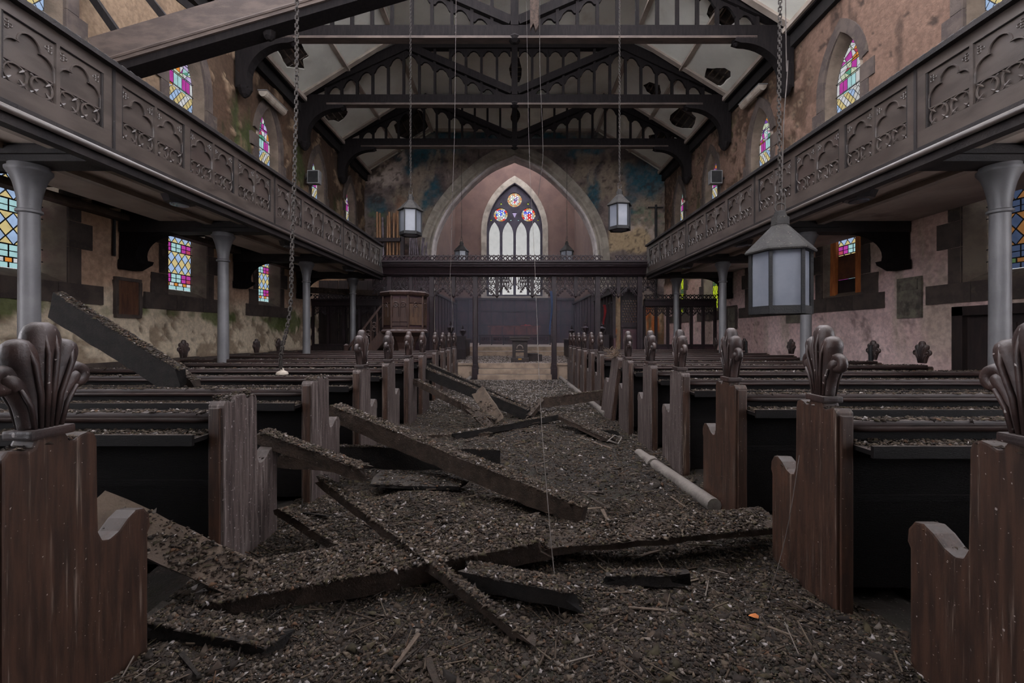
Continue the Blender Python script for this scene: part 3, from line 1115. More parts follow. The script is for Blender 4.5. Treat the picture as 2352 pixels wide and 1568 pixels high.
tri = [[(-.15, 8.30), (.15, 8.30), (0, 7.98)]]
small = [[(cx - .09, cz - .06), (cx + .09, cz - .06), (cx, cz + .08)] for cx, cz in ((-.78, 8.80), (.78, 8.80))]
dots = [circ(c, .05, 6) for c in ((-1.36, 7.85), (1.36, 7.85), (-.22, 7.85), (.22, 7.85))]
holes = [h for h in lights + [circ(c, r) for c, r in rounds] + tri + small + dots]
MB().plate(EW, [list(reversed(h)) for h in holes], lambda u, v, t: (u, CY + .12 + t, v), 0, .16).build('tracery', 'window_stone', win)


def efn(u, v, t):
    return (u, CY + .2 + t, v)


def pane(poly, colr, parent=win, fn=efn, name='pane'):
    mb = MB()
    mb.v = [tuple(fn(u, v, 0)) for u, v in poly]
    mb.f = [tuple(range(len(poly)))]
    return mb.build(name, 'glass_' + colr, parent)


for lp in lights:
    pane(lp, 'clear')
rr = random.Random(5)
schemes = [['orange', 'white', 'deep_red', 'pale_green', 'white', 'yellow', 'purple'], ['deep_blue', 'blue', 'orange', 'deep_red', 'pale_green', 'white', 'cyan'], ['deep_blue', 'deep_red', 'white', 'orange', 'deep_red', 'blue', 'lilac']]
for q, (c, r) in enumerate(rounds):
    pn = []
    for i in range(16):
        a0, a1 = 2 * math.pi * i / 16, 2 * math.pi * (i + 1) / 16
        pn.append(([(c[0] + .72 * r * math.cos(a0), c[1] + .72 * r * math.sin(a0)), (c[0] + r * math.cos(a0), c[1] + r * math.sin(a0)),
                    (c[0] + r * math.cos(a1), c[1] + r * math.sin(a1)), (c[0] + .72 * r * math.cos(a1), c[1] + .72 * r * math.sin(a1))], ['orange', 'deep_red', 'white', 'yellow'][i % 4 if q != 0 else (i % 2) * 2 + i % 2]))
    inner = circ(c, .72 * r, 16)
    sch = schemes[q]
    g = 5
    for i in range(g):
        for j in range(g):
            u0, u1 = c[0] - .72 * r + 1.44 * r * i / g, c[0] - .72 * r + 1.44 * r * (i + 1) / g
            v0, v1 = c[1] - .72 * r + 1.44 * r * j / g, c[1] - .72 * r + 1.44 * r * (j + 1) / g
            sk = (rr.random() - .5) * .06
            if q == 1 and j < 2:
                colr = 'clear'
            elif q == 2:
                colr = 'deep_blue' if j >= 3 and rr.random() < .8 else ('deep_red' if (i in (2, 3) and j < 3) else rr.choice(['white', 'pale_green', 'lilac', 'white']))
            elif q == 1:
                colr = 'deep_blue' if j >= 4 or rr.random() < .25 else rr.choice(['blue', 'pale_green', 'cyan', 'white'])
            else:
                colr = rr.choice(sch)
            p = clip_poly([(u0 + sk, v0), (u1 + sk, v0), (u1 - sk, v1), (u0 - sk, v1)], inner)
            if len(p) > 2:
                pn.append((p, colr))
    glaze(win, pn, circ(c, r, 28), efn, True, .007)
pane(tri[0], 'lilac')
for p in small:
    pane(p, 'lime')
for i, p in enumerate(dots):
    pane(p, 'lime' if i < 2 else 'cyan')
nwin += 1

# ------------------------------------------------------------------ roof: ceiling, plates, trusses
CEIL = thing('ceiling', None, None, (0, 12, ZP), kind='structure')
X1, Z1 = 3.2, 9.45      # where slope turns into flat


def blobpoly(cu, cv, ru, rv, seed, n=14):
    r = random.Random(seed)
    return [(cu + ru * math.cos(2 * math.pi * i / n) * (.75 + .5 * r.random()), cv + rv * math.sin(2 * math.pi * i / n) * (.75 + .5 * r.random())) for i in range(n)]


SL = math.hypot(XW - X1, Z1 - ZP)


def slope_fn(s):
    def fn(u, v, t):   # u = y, v = distance up the slope
        k = v / SL
        return (s * (XW - (XW - X1) * k - t * .45), u, ZP + (Z1 - ZP) * k + t * .9)
    return fn


def xs(x):
    return (XW - x) / (XW - X1) * SL


SLOPE_HOLES = {-1: [(10.55, xs(5.42), .55, .34), (13.4, xs(5.45), .42, .36), (16.3, xs(3.8), .95, .75)],
               1: [(13.4, xs(4.25), .32, .28), (11.6, xs(5.4), .38, .34), (13.9, xs(5.35), .62, .4), (15.6, xs(5.3), .7, .45), (9.85, xs(4.75), .4, .4)]}
BAYS = [(OPEN1, 9.42), (9.42, 12.12), (12.12, 14.82), (14.82, YE)]
for s in (-1, 1):
    for b0, b1 in BAYS:
        holes = []
        for q, (cy_, cv, ry, rv) in enumerate(SLOPE_HOLES[s]):
            if b0 < cy_ < b1:
                pl = [(min(max(u, b0 + .06), b1 - .06), min(max(v, .05), SL - .05)) for u, v in blobpoly(cy_, cv, ry, rv, q * 7 + s + 3)]
                holes.append(pl[::-1])
        MB().plate([(b0, 0), (b1, 0), (b1, SL), (b0, SL)], holes, slope_fn(s), 0, .03).build('slope_panel', 'ceiling_plaster', CEIL)
    # roof boarding above the plaster, with slipped boards letting slivers of sky in
    y = OPEN1
    k = 0
    while y < YE + .4:
        w = .30
        gap = .018 if (k % 7 == 3) else -.004
        fnr = slope_fn(s)
        b = MB()
        q = []
        for t in (.32, .35):
            q += [fnr(y, -.25, t), fnr(y + w - gap, -.25, t), fnr(y + w - gap, SL + .15, t), fnr(y, SL + .15, t)]
        b.quadbox(q)
        b.build('roof_board', 'roof_board', CEIL)
        y += w
        k += 1
    # rafters and laths crossing the holes
    fnr = slope_fn(s)
    for q, (cy_, cv, ry, rv) in enumerate(SLOPE_HOLES[s]):
        for k in range(-2, 3):
            v = cv + k * rv * .45
            MB().bar(fnr(cy_ - ry - .15, v, .06), fnr(cy_ + ry + .15, v + .02 * k, .05), .035, .02).build('lath', 'lath', CEIL)
        for k in (-1, 1):
            u = cy_ + k * ry * .5
            MB().bar(fnr(u, max(cv - rv - .3, 0), .16), fnr(u, min(cv + rv + .3, SL), .16), .07, .14).build('rafter', 'roof_board', CEIL)
FH = [blobpoly(0.02, 13.45, .19, .8, 5), blobpoly(.02, 16.4, .17, .62, 6)]
for b0, b1 in [(10.55, 12.12)] + BAYS[2:]:
    holes = []
    for h in FH:
        cyh = sum(p[1] for p in h) / len(h)
        if b0 < cyh < b1:
            holes.append([(u, min(max(v, b0 + .06), b1 - .06)) for u, v in h][::-1])
    MB().plate([(-X1, b0), (X1, b0), (X1, b1), (-X1, b1)], holes, lambda u, v, t: (u, v, Z1 + t), 0, .03).build('flat_panel', 'ceiling_plaster', CEIL)
for yy, hh in ((13.45, .8), (16.4, .62)):
    for k in range(-3, 4):
        MB().bar((-.35, yy + k * hh * .3, Z1 + .05), (.35, yy + k * hh * .3 + .02, Z1 + .06), .04, .02).build('lath', 'lath', CEIL)
MB().box(-X1 - .2, X1 + .2, 10.55, YE + .5, Z1 + .36, Z1 + .42).build('roof_deck', 'roof_board', CEIL)
# roof over the nave behind the camera
MB().box(-6.4, 6.4, -4.4, OPEN0, 9.2, 9.35).build('slope_panel', 'ceiling_plaster', CEIL)
# ribs
for s in (-1, 1):
    for xr in (X1 + .1, 4.6):
        zr = ZP + (XW - xr) / (XW - X1) * (Z1 - ZP)
        for b0, b1 in BAYS[1:]:
            MB().box(s * (xr - .06), s * (xr + .06), b0 + .1, b1 - .1, zr - .07, zr + .0).build('rib', 'ceiling_rib', CEIL)
    for yb in (9.42, 12.12, 14.82, YE - .1):
        fnr = slope_fn(s)
        MB().bar(fnr(yb - .2, .1, -.04), fnr(yb - .2, SL - .05, -.04), .14, .07, (0, 0, 1)).build('cross_rib', 'ceiling_rib', CEIL)
MB().box(-X1, X1, YE - .16, YE - .02, Z1 - .09, Z1).build('cross_rib', 'ceiling_rib', CEIL)
for s, nm in ((-1, 'trim_2'), (1, 'trim_3')):
    t = thing(nm, None, None, (s * 5.9, 12, ZP), kind='structure')
    MB().box(s * 5.80, s * 6.15, OPEN1, YE, ZP - .06, ZP + .06).build('wall_plate', 'truss_wood', t)
    MB().box(s * 5.74, s * 5.84, OPEN1, YE, ZP - .02, ZP + .08).build('cornice', 'ceiling_rib', t)
    MB().box(s * 5.90, s * 6.2, OPEN1, YE, ZP - .32, ZP - .06).build('wall_head', 'dark_void', t)  # dark colour stands in for the shaded gap under the plate

ZT = 7.60              # underside of the tie beams


def truss_parts():
    """(name, mesh) list in local coordinates, origin under the middle of the tie beam."""
    out = []
    tb = 0.29
    out.append(('tie_beam', MB().box(-5.98, 5.98, -.08, .08, 0.03, tb).mesh('tie_beam', 'truss_wood')))
    out.append(('tie_moulding', MB().box(-5.2, 5.2, -.10, .10, 0.0, .05).mesh('tie_moulding', 'fallen_truss_wood')))

    def zprin(x):
        return 0.36 + (5.55 - abs(x)) / (5.55 - 3.0) * 1.20

    zc = 1.56

    def zdiag(x):
        return zc - (2.95 - abs(x)) / 2.8 * 1.22
    for s in (-1, 1):
        out.append(('principal_rafter', MB().bar((s * 5.75, 0, .42), (s * 2.95, 0, 1.70), .16, .26).mesh('principal_rafter', 'truss_wood')))
        out.append(('inner_brace', MB().bar((s * 3.0, 0, 1.66), (s * .08, 0, .40), .17, .19).mesh('inner_brace', 'truss_wood')))
        # curved bracket under the tie beam against the wall
        arc = [(s * (4.55 + .0), -0.02)]
        n = 10
        poly = [(s * 5.98, .03), (s * 4.75, .03), (s * 4.72, -.06)]
        for i in range(n + 1):
            a = math.pi / 2 * i / n
            poly.append((s * (4.85 + .88 * math.sin(a)), -.10 - .72 * (1 - math.cos(a))))
        poly += [(s * 5.72, -1.05), (s * 5.98, -1.05)]
        if s < 0:
            poly = poly[::-1]
        out.append(('wall_bracket', MB().prism(poly, 'y', -.1, .1).mesh('wall_bracket', 'truss_wood')))
        out.append(('corbel', MB().lathe([(.03, -.16), (.09, -.10), (.14, 0.0), (.15, .05)], 8, (s * 5.84, 0, -1.07)).mesh('corbel', 'truss_wood')))
        out.append(('boss', MB().lathe([(.02, -.13), (.06, -.09), (.08, 0), (.05, .04)], 8, (s * 4.78, 0, -.0)).mesh('boss', 'truss_wood')))
    out.append(('collar', MB().box(-3.05, 3.05, -.09, .09, zc + .02, zc + .2).mesh('collar', 'truss_wood')))
    out.append(('king_post', MB().box(-.085, .085, -.09, .09, tb, 1.95).mesh('king_post', 'truss_wood')))
    out.append(('king_post_foot', MB().lathe([(.05, -.08), (.12, -.03), (.14, .03), (.1, .08)], 8, (0, 0, 0.02)).mesh('king_post_foot', 'truss_wood')))
    xsb = [.49 + .432 * k for k in range(12)]
    for s in (-1, 1):
        for x in xsb:
            if x > 5.25:
                continue
            top = zc + .05 if x < 2.95 else zprin(x)
            out.append(('baluster', MB().box(s * x - .034, s * x + .034, -.04, .04, tb - .01, top).mesh('baluster', 'truss_wood')))
        edges = [.085] + xsb

        def head(x0, x1, zf):
            poly = [(s * x0, zf(x0)), (s * x1, zf(x1))]
            m = 14
            low = []
            for i in range(m + 1):
                u = i / m
                x = x1 + (x0 - x1) * u
                e = abs(2 * u - 1)
                dep = .065 + .125 * e ** 1.7 + .04 * abs(math.cos(2.5 * math.pi * (u - .5))) ** 3 * (1 if e > .15 else 0)
                low.append((s * x, max(zf(x) - dep, tb + .015)))
            return MB().prism(poly + low, 'y', -.03, .03).mesh('cusped_head', 'truss_wood')
        for x0, x1 in zip(edges[:-1], edges[1:]):
            a, b = x0 + .03, x1 - .03
            if x1 > 5.3:
                continue
            mid = (a + b) / 2
            if mid > 2.95:
                out.append(('cusped_head', head(a, b, lambda x: zprin(x) - .02)))
            else:
                out.append(('cusped_head', head(a, b, lambda x: zdiag(x) - .06)))
                if zc - zdiag(mid) > .5:
                    out.append(('cusped_head', head(a, b, lambda x: zc + .03)))
    return out


TP = truss_parts()
for k, yt in enumerate((9.42, 12.12, 14.82)):
    lab = ['dark roof truss nearest the camera cut by the top of the picture', 'dark roof truss in the middle with its whole cusped fretwork showing',
           'farthest dark roof truss just in front of the pointed arch'][k]
    t = thing('roof_truss', lab, 'truss', (0, yt, ZT), 'roof trusses across the nave')
    for nm, me in TP:
        link(nm, me, t, local=True)

# fallen truss with its foot dropped on the left gallery
ft = thing('fallen_truss', 'fallen grey-brown moulded roof beam sloping above the left gallery', 'beam', (-5.7, 6.0, 3.3))
A, B = Vector((-5.74, 6.05, 5.05)), Vector((-0.4, 6.05, 6.62))
dv = (B - A).normalized()
upv = Vector((-dv.z, 0, dv.x))
MB().bar(A + upv * .05, B + upv * .05, .26, .38, upv).build('tie_beam', 'fallen_truss_wood', ft)
MB().bar(A - upv * .17, B - upv * .17, .30, .05, upv).build('tie_moulding', 'fallen_truss_wood', ft)
MB().bar(A - upv * .24, B - upv * .24, .24, .11, upv).build('tie_soffit', 'truss_wood', ft)
MB().tube([A - upv * .13 + Vector((0, -.15, 0)), B - upv * .13 + Vector((0, -.15, 0))], .022, 6).build('bead', 'fallen_truss_wood', ft)
MB().lathe([(.03, -.12), (.07, -.08), (.09, 0), (.06, .06)], 8, tuple(A + dv * 2.35 - upv * .27)).build('boss', 'truss_wood', ft)
for d_, L in ((.35, .75), (1.05, .62), (1.5, .35)):
    p = A + dv * d_ + upv * .22
    MB().bar(p, p + upv * L + dv * (-.25), .09, .09, (0, 1, 0)).build('strut', 'truss_wood', ft)
MB().bar(A + Vector((.1, 0, -.25)), Vector((-5.75, 6.0, 3.2)), .2, .2, (0, 1, 0)).build('post', 'truss_wood', ft)

# splintered timber dangling from the ridge
hb = thing('hanging_timber', 'splintered end of broken timber dangling at the top centre', 'timber', (.5, 9.0, 7.6))
mb = MB()
base = P(1228, 70, 9.0)
pts = [(-.09, 0), (-.03, .12), (0.02, -.02), (.08, .08), (.09, .9), (-.06, 1.6), (-.1, .8)]
mb.prism([(base.x + u, base.z + v) for u, v in pts], 'y', 8.95, 9.05)
mb.build('splinter', 'timber_old', hb)
MB().bar((base.x - .02, 9.05, base.z + .2), (base.x - .05, 9.12, base.z + 1.9), .1, .05).build('lath', 'timber_old', hb)

# ------------------------------------------------------------------ galleries
Z_B, Z_P0, Z_P1, Z_T = 2.82, 3.09, 3.58, 3.74
POSTS = [1.31, 3.98, 6.65, 9.32, 12.0]


def tracery_mesh():
    """Carved two-light panel, local u along x (0.76 wide), z up (0.49 high), front towards -y."""
    mb = MB()
    W, H = .76, .49
    mb.box(-.014, .014, -.035, 0, 0, H)
    for c in (-W / 4, W / 4):
        w = W / 2 - .02
        hw = w / 2
        # trefoil arch line
        arch = []
        zs = .235
        for i in range(8):
            a = math.pi - math.pi * .56 * i / 7
            arch.append((-hw + .10 + .092 * math.cos(a) - .008, zs + .105 * math.sin(a)))
        for i in range(0, 7):
            a = math.pi * .98 - math.pi * .48 * i / 6
            arch.append((.082 * math.cos(a), zs + .108 + .092 * math.sin(a)))
        full = arch + [(-x, z) for x, z in reversed(arch[:-1])]
        sp = [(c - hw, H)] + [(c - hw, zs)] + [(c + x, z) for x, z in full] + [(c + hw, zs), (c + hw, H)]
        mb.prism(sp, 'y', -.016, 0)
        mb.tube([(c - hw, -.018, .17)] + [(c + x, -.018, z) for x, z in full] + [(c + hw, -.018, .17)], .007, 5, up=(0, 1, 0))
        for sx in (-1, 1):
            for dx, dz in ((0, 0), (.024, -.02), (.0, -.04)):
                mb.ring((c + sx * (hw - .035 - dx), -.018, H - .05 + dz), .013, .004, n=8, k=4)
            # quatrefoil in a circle
            qc = c + sx * hw * .5
            mb.ring((qc, -.014, .083), .076, .008, n=18, k=5)
            for a in range(4):
                t = a * math.pi / 2 + math.pi / 4
                ux, uz = math.cos(t), math.sin(t)
                p0 = (qc + ux * .075, -.014, .083 + uz * .075)
                p1 = (qc + ux * .036, -.014, .083 + uz * .036)
                mb.tube([p0, p1], [.013, .004], 5)
            for a in range(4):
                t = a * math.pi / 2 + math.pi / 4
                mb.tube([(qc + math.cos(t) * .108, -.01, .083 + math.sin(t) * .1), (qc + math.cos(t) * .084, -.016, .083 + math.sin(t) * .082)], [.009, .004], 4)
        mb.box(c - hw, c + hw, -.014, 0, .163, .175)
    return mb.mesh('tracery', 'gallery_wood', smooth=.6)


TRAC = tracery_mesh()
PANEL = MB().box(-.38, .38, 0, .02, 0, .49).mesh('panel', 'gallery_wood')
PFRAME = MB()
for a in ((-.385, -.365, -.03, .0, -.005, .495), (.365, .385, -.03, 0, -.005, .495), (-.385, .385, -.03, 0, -.012, .004), (-.385, .385, -.03, 0, .486, .5)):
    PFRAME.box(*a)
PFRAME = PFRAME.mesh('panel_frame', 'gallery_dark')


def gallery(s, label):
    g = thing('gallery', label, 'gallery', (s * XG, 6.5, 2.82))
    y0, y1 = POSTS[0] - .1, POSTS[-1] + .05

    def bx(name, xa, xb, za, zb, mt, ya=y0, yb=y1, bev=0):
        # xa, xb measured outwards from the gallery face towards the nave
        return MB().box(s * (XG - xa), s * (XG - xb), ya, yb, za, zb).build(name, mt, g, bevel=bev)
    bx('bottom_rail', 0.0, -.06, Z_B + .10, Z_P0, 'gallery_wood')
    bx('top_rail', 0.0, -.06, Z_P1, Z_T - .06, 'gallery_wood')
    bx('backing', -.06, -.09, Z_B + .1, Z_T - .05, 'gallery_dark')
    # stepped lower mouldings
    bx('lower_moulding', .06, -.08, Z_B + .055, Z_B + .10, 'gallery_dark')
    MB().tube([(s * (XG - .045), y0, Z_B + .045), (s * (XG - .045), y1, Z_B + .045)], .028, 8).build('roll_moulding', 'gallery_wood', g, smooth=True)
    bx('lower_fascia', .015, -.08, Z_B - .05, Z_B + .05, 'gallery_dark')
    # handrail with carved cresting
    bx('handrail', .06, -.12, Z_T - .065, Z_T - .02, 'gallery_dark')
    cr = MB()
    y = y0
    while y < y1:
        cr.quadbox([(s * (XG - .05), y, Z_T - .02), (s * (XG + .0), y, Z_T - .02), (s * (XG + .0), y + .07, Z_T - .02), (s * (XG - .05), y + .07, Z_T - .02),
                    (s * (XG - .04), y + .015, Z_T + .0), (s * (XG - .01), y + .015, Z_T + .0), (s * (XG - .01), y + .055, Z_T - .004), (s * (XG - .04), y + .055, Z_T - .004)])
        y += .085
    o = cr.build('cresting', 'gallery_dark', g)
    o['kind'] = 'stuff'
    R = Matrix.Rotation(math.pi / 2 if s < 0 else -math.pi / 2, 4, 'Z')
    for i in range(4):
        a, b = POSTS[i] + .09, POSTS[i + 1] - .09
        wd = (b - a - .16) / 3
        for j in range(3):
            yc = a + wd / 2 + j * (wd + .08)
            M = Matrix.Translation((s * (XG + .035), yc, Z_P0)) @ R @ Matrix.Diagonal((wd / .76, 1, 1, 1))
            p = link('panel', PANEL, g)
            p.matrix_basis = Matrix.Translation(Vector()) @ M
            link('tracery', TRAC, p, local=True)
            link('panel_frame', PFRAME, p, local=True)
            if j < 2:
                MB().box(s * XG, s * (XG + .06), yc + wd / 2, yc + wd / 2 + .08, Z_P0 - .001, Z_P1 + .001).build('stile', 'gallery_wood', g)
        MB().box(s * XG, s * (XG + .06), POSTS[i] - .09, POSTS[i] + .09, Z_P0 - .001, Z_P1 + .001).build('stile', 'gallery_wood', g)
        MB().box(s * (XG - .012), s * XG, POSTS[i] - .012, POSTS[i] + .012, Z_B + .1, Z_T - .06).build('post_bead', 'gallery_dark', g)
    MB().box(s * XG, s * (XG + .06), POSTS[4] - .09, POSTS[4] + .05, Z_P0 - .001, Z_P1 + .001).build('stile', 'gallery_wood', g)
    # deck, soffit and battens
    MB().box(s * (XG + .08), s * (XW - .02), -4.2, 12.05, 3.16, 3.22).build('deck', 'gallery_dark', g)
    inner = XW - .03 if s > 0 else 5.35
    MB().box(s * (XG + .06), s * inner, -1.0, 12.05, 2.96, 3.0).build('soffit', 'soffit', g)
    for xb in (XG + .42, XC + .12):
        MB().box(s * (xb - .05), s * (xb + .05), -1.0, 12.05, 2.90, 2.96).build('batten', 'ceiling_rib', g)
    if s < 0:
        k = 0
        y = 3.0
        while y < 12:
            MB().box(s * 5.3, s * 5.97, y, y + .07, 3.05, 3.15).build('joist', 'roof_board', g)
            y += .45
        MB().box(s * 5.80, s * 5.98, 3.0, 12, 2.96, 3.05).build('wall_batten', 'lath', g)
    # cross beams on the columns with curved wall brackets
    for yc in POSTS[1:]:
        yb = yc + .03
        MB().box(s * 3.80, s * 5.97, yb - .12, yb + .12, 2.80, 3.10).build('cross_beam', 'gallery_dark', g)
        MB().box(s * 3.74, s * 4.9, yb - .15, yb + .15, 2.86, 2.93).build('beam_moulding', 'gallery_dark', g)
        MB().prism([(s * 3.80, 2.80), (s * 3.80, 2.88), (s * 3.70, 2.88), (s * 3.72, 2.83)], 'y', yb - .12, yb + .12).build('beam_end', 'gallery_dark', g)
        poly = [(s * 5.97, 2.82), (s * 5.15, 2.82)]
        for i in range(9):
            a = math.pi / 2 * i / 8
            poly.append((s * (5.2 + .52 * math.sin(a)), 2.80 - .34 * (1 - math.cos(a))))
        poly += [(s * 5.70, 2.34), (s * 5.97, 2.34)]
        MB().prism(poly if s > 0 else poly[::-1], 'y', yb - .1, yb + .1).build('wall_bracket', 'truss_wood', g)
        MB().prism([(s * 5.97, 2.24), (s * 5.82, 2.24), (s * 5.66, 2.33), (s * 5.64, 2.38), (s * 5.97, 2.38)], 'y', yb - .13, yb + .13).build('corbel', 'truss_wood', g)
    # end return of the gallery against the screen
    MB().box(s * XG, s * (XG + .9), 12.03, 12.09, Z_B, Z_T - .03).build('end_return', 'gallery_wood', g)
    return g


gallery(-1, 'carved brown panelled gallery along the left wall')
gallery(1, 'carved brown panelled gallery along the right wall')

COLM = {}
COLM['shaft'] = MB().lathe([(.082, .0), (.080, .3), (.072, 2.36)], 20).mesh('shaft', 'column_paint', smooth=.7)
COLM['capital'] = MB().lathe([(.074, 2.36), (.092, 2.37), (.092, 2.39), (.076, 2.40), (.078, 2.46), (.09, 2.54), (.108, 2.63), (.132, 2.70), (.155, 2.735), (.16, 2.745), (.16, 2.765), (.14, 2.77), (.14, 2.80)], 20).mesh('capital', 'column_paint', smooth=.7)
COLM['base'] = MB().lathe([(.13, 0), (.13, .06), (.11, .08), (.1, .12), (.085, .15)], 20).mesh('base', 'column_paint', smooth=.7)
ORD = ['nearest, rising behind the leaning plank', 'second from the camera', 'third from the camera', 'farthest, beside the screen']
ORDR = ['nearest, at the picture edge', 'second from the camera, behind the big lantern', 'third from the camera', 'farthest, beside the screen']
for s in (-1, 1):
    for k, yc in enumerate(POSTS[1:]):
        t = thing('gallery_column', 'slim grey iron column under the %s gallery, %s' % ('left' if s < 0 else 'right', (ORD if s < 0 else ORDR)[k]), 'column',
                  (s * XC, yc + .03, 0), 'iron gallery columns')
        for nm in ('base', 'shaft', 'capital'):
            link(nm, COLM[nm], t, local=True)

# ------------------------------------------------------------------ pews
XA = 1.39             # aisle face of the pew ends
PEW_W = 3.72


def end_profile(arm=True):
    p = [(.0, 0), (.47, 0), (.47, .50), (.482, .52), (.478, .565), (.455, .60), (.42, .607), (.385, .59), (.35, .56), (.315, .548), (.29, .556), (.275, .59),
         (.272, .70), (.270, .90), (.262, .925), (.24, .935), (.215, .93), (.195, .918), (.18, .922), (.17, .945), (.09, .945), (.08, .922), (.065, .915), (.04, .925), (.015, .93), (.0, .91)]
    return p


def petal(path, r, n=9, fl=(1, 1)):
    pts = catmull([(0, y, z) for y, z in path], 5)
    m = len(pts)
    rs = []
    for i in range(m):
        t = i / (m - 1)
        k = r[0] + (r[1] - r[0]) * min(t / .75, 1)
        if t > .75:
            k *= math.sqrt(max(1 - ((t - .75) / .27) ** 2, .02))
        rs.append(k)
    return MB().tube(pts, rs, n, flat=fl, up=(1, 0, 0))


def finial_mesh():
    """Carved palmette, flat in the y-z plane, base at z=0, about 0.32 high."""
    mb = MB()
    mb.add(petal([(0, .0), (0, .12), (0, .22), (0, .315)], (.030, .050), 12, fl=(.8, 1)))
    for s in (-1, 1):
        mb.add(petal([(s * .022, 0), (s * .030, .10), (s * .05, .19), (s * .070, .262)], (.024, .044), 12, fl=(.95, .9)))
        mb.add(petal([(s * .034, 0), (s * .046, .07), (s * .070, .125), (s * .098, .16)], (.020, .026), 10, fl=(1.2, .9)))
        # rolled volute with a hollow eye
        mb.ring((0, s * .098, .148), .026, .019, 'x', 14, 8)
        # raised flutes on both faces
        for f in (-1, 1):
            mb.tube([(f * .026, s * .006, .0), (f * .034, s * .008, .12), (f * .040, s * .012, .22), (f * .026, s * .014, .295)], [.006, .008, .008, .004], 6)
            mb.tube([(f * .026, s * .020, .0), (f * .034, s * .028, .10), (f * .043, s * .050, .19), (f * .03, s * .064, .25)], [.006, .008, .008, .004], 6)
            mb.tube([(f * .026, s * .036, .0), (f * .030, s * .050, .07), (f * .032, s * .078, .12)], [.006, .007, .005], 6)
    return mb.mesh('finial', 'finial_wood', smooth=True)


FINIAL = finial_mesh()
COLLAR = MB().box(-.045, .045, -.062, .062, 0, .028).mesh('collar', 'finial_wood', bevel=.008)


def pew_meshes(s):
    """Meshes local to the aisle corner; the bench runs to s*x, the sitter looks to +y."""
    d = {}
    tb = MB()
    tb.prism(end_profile(), 'x', 0, s * .075)
    d['end_panel'] = tb.mesh('end_panel', 'pew_wood', bevel=.010)
    d['end_panel_grey'] = tb.mesh('end_panel', 'pew_wood_grey', bevel=.010)
    mo = MB().box(s * .012, s * .063, -.014, .0, 0, .9)
    d['edge_moulding'] = mo.mesh('edge_moulding', 'pew_wood', bevel=.005)
    sh = [(y * .9 + .02, z * (.92 if z > .6 else 1)) for y, z in end_profile()]
    d['wall_end'] = MB().prism(sh, 'x', s * PEW_W, s * (PEW_W + .06)).mesh('wall_end', 'pew_wood', bevel=.008)
    d['back_board'] = MB().quadbox([(s * .07, .10, .1), (s * PEW_W, .10, .1), (s * PEW_W, .125, .1), (s * .07, .125, .1),
                                    (s * .07, .06, .86), (s * PEW_W, .06, .86), (s * PEW_W, .085, .86), (s * .07, .085, .86)]).mesh('back_board', 'bench_wood')
    tr = MB()
    tr.box(s * .07, s * PEW_W, .03, .105, .845, .872)
    d['top_rail'] = tr.mesh('top_rail', 'rail_wood', bevel=.009)
    d['rail_bead'] = MB().tube([(s * .07, .04, .835), (s * PEW_W, .04, .835)], .014, 8).mesh('rail_bead', 'rail_wood', smooth=True)
    d['book_ledge'] = MB().box(s * .07, s * PEW_W, -.10, .07, .755, .775).mesh('book_ledge', 'bench_wood')
    d['ledge_lip'] = MB().box(s * .07, s * PEW_W, -.11, -.095, .745, .795).mesh('ledge_lip', 'bench_wood')
    d['seat'] = MB().box(s * .07, s * PEW_W, .12, .47, .42, .445).mesh('seat', 'bench_wood')
    d['seat_riser'] = MB().box(s * .07, s * PEW_W, .30, .325, .02, .42).mesh('seat_riser', 'bench_wood')
    d['mid_rail'] = MB().box(s * .07, s * PEW_W, .075, .10, .50, .53).mesh('mid_rail', 'bench_wood')
    return d


PM = {-1: pew_meshes(-1), 1: pew_meshes(1)}
LEFT_Y = [1.18, 2.08, 2.99, 3.93, 4.80, 5.74, 6.62, 7.70, 8.53, 9.35, 10.2]
RIGHT_Y = [1.06, 1.88, 2.74, 3.63, 4.45, 5.35, 6.10, 7.1, 7.95, 8.8, 9.6, 10.4, 11.0]
ROWN = ['front', 'second', 'third', 'fourth', 'fifth', 'sixth', 'seventh', 'eighth', 'ninth', 'tenth', 'eleventh', 'twelfth', 'thirteenth']
NOTE = {(-1, 0): 'front left pew with carved fan finial and reddish worn end', (-1, 1): 'left pew with a pale splintered end and no finial, behind the front one',
        (-1, 2): 'third left pew, finial broken off, long timber leaning behind its end', (1, 0): 'front right pew with scrolled arm, cut by the picture edge',
        (1, 1): 'second right pew with cobwebbed moss-topped finial and streaked brown end', (1, 6): 'seventh right pew with a bird nest instead of a finial and leaning end'}


def shift(me_pts, x, y, z=0):
    return me_pts + np.array([x, y, z])


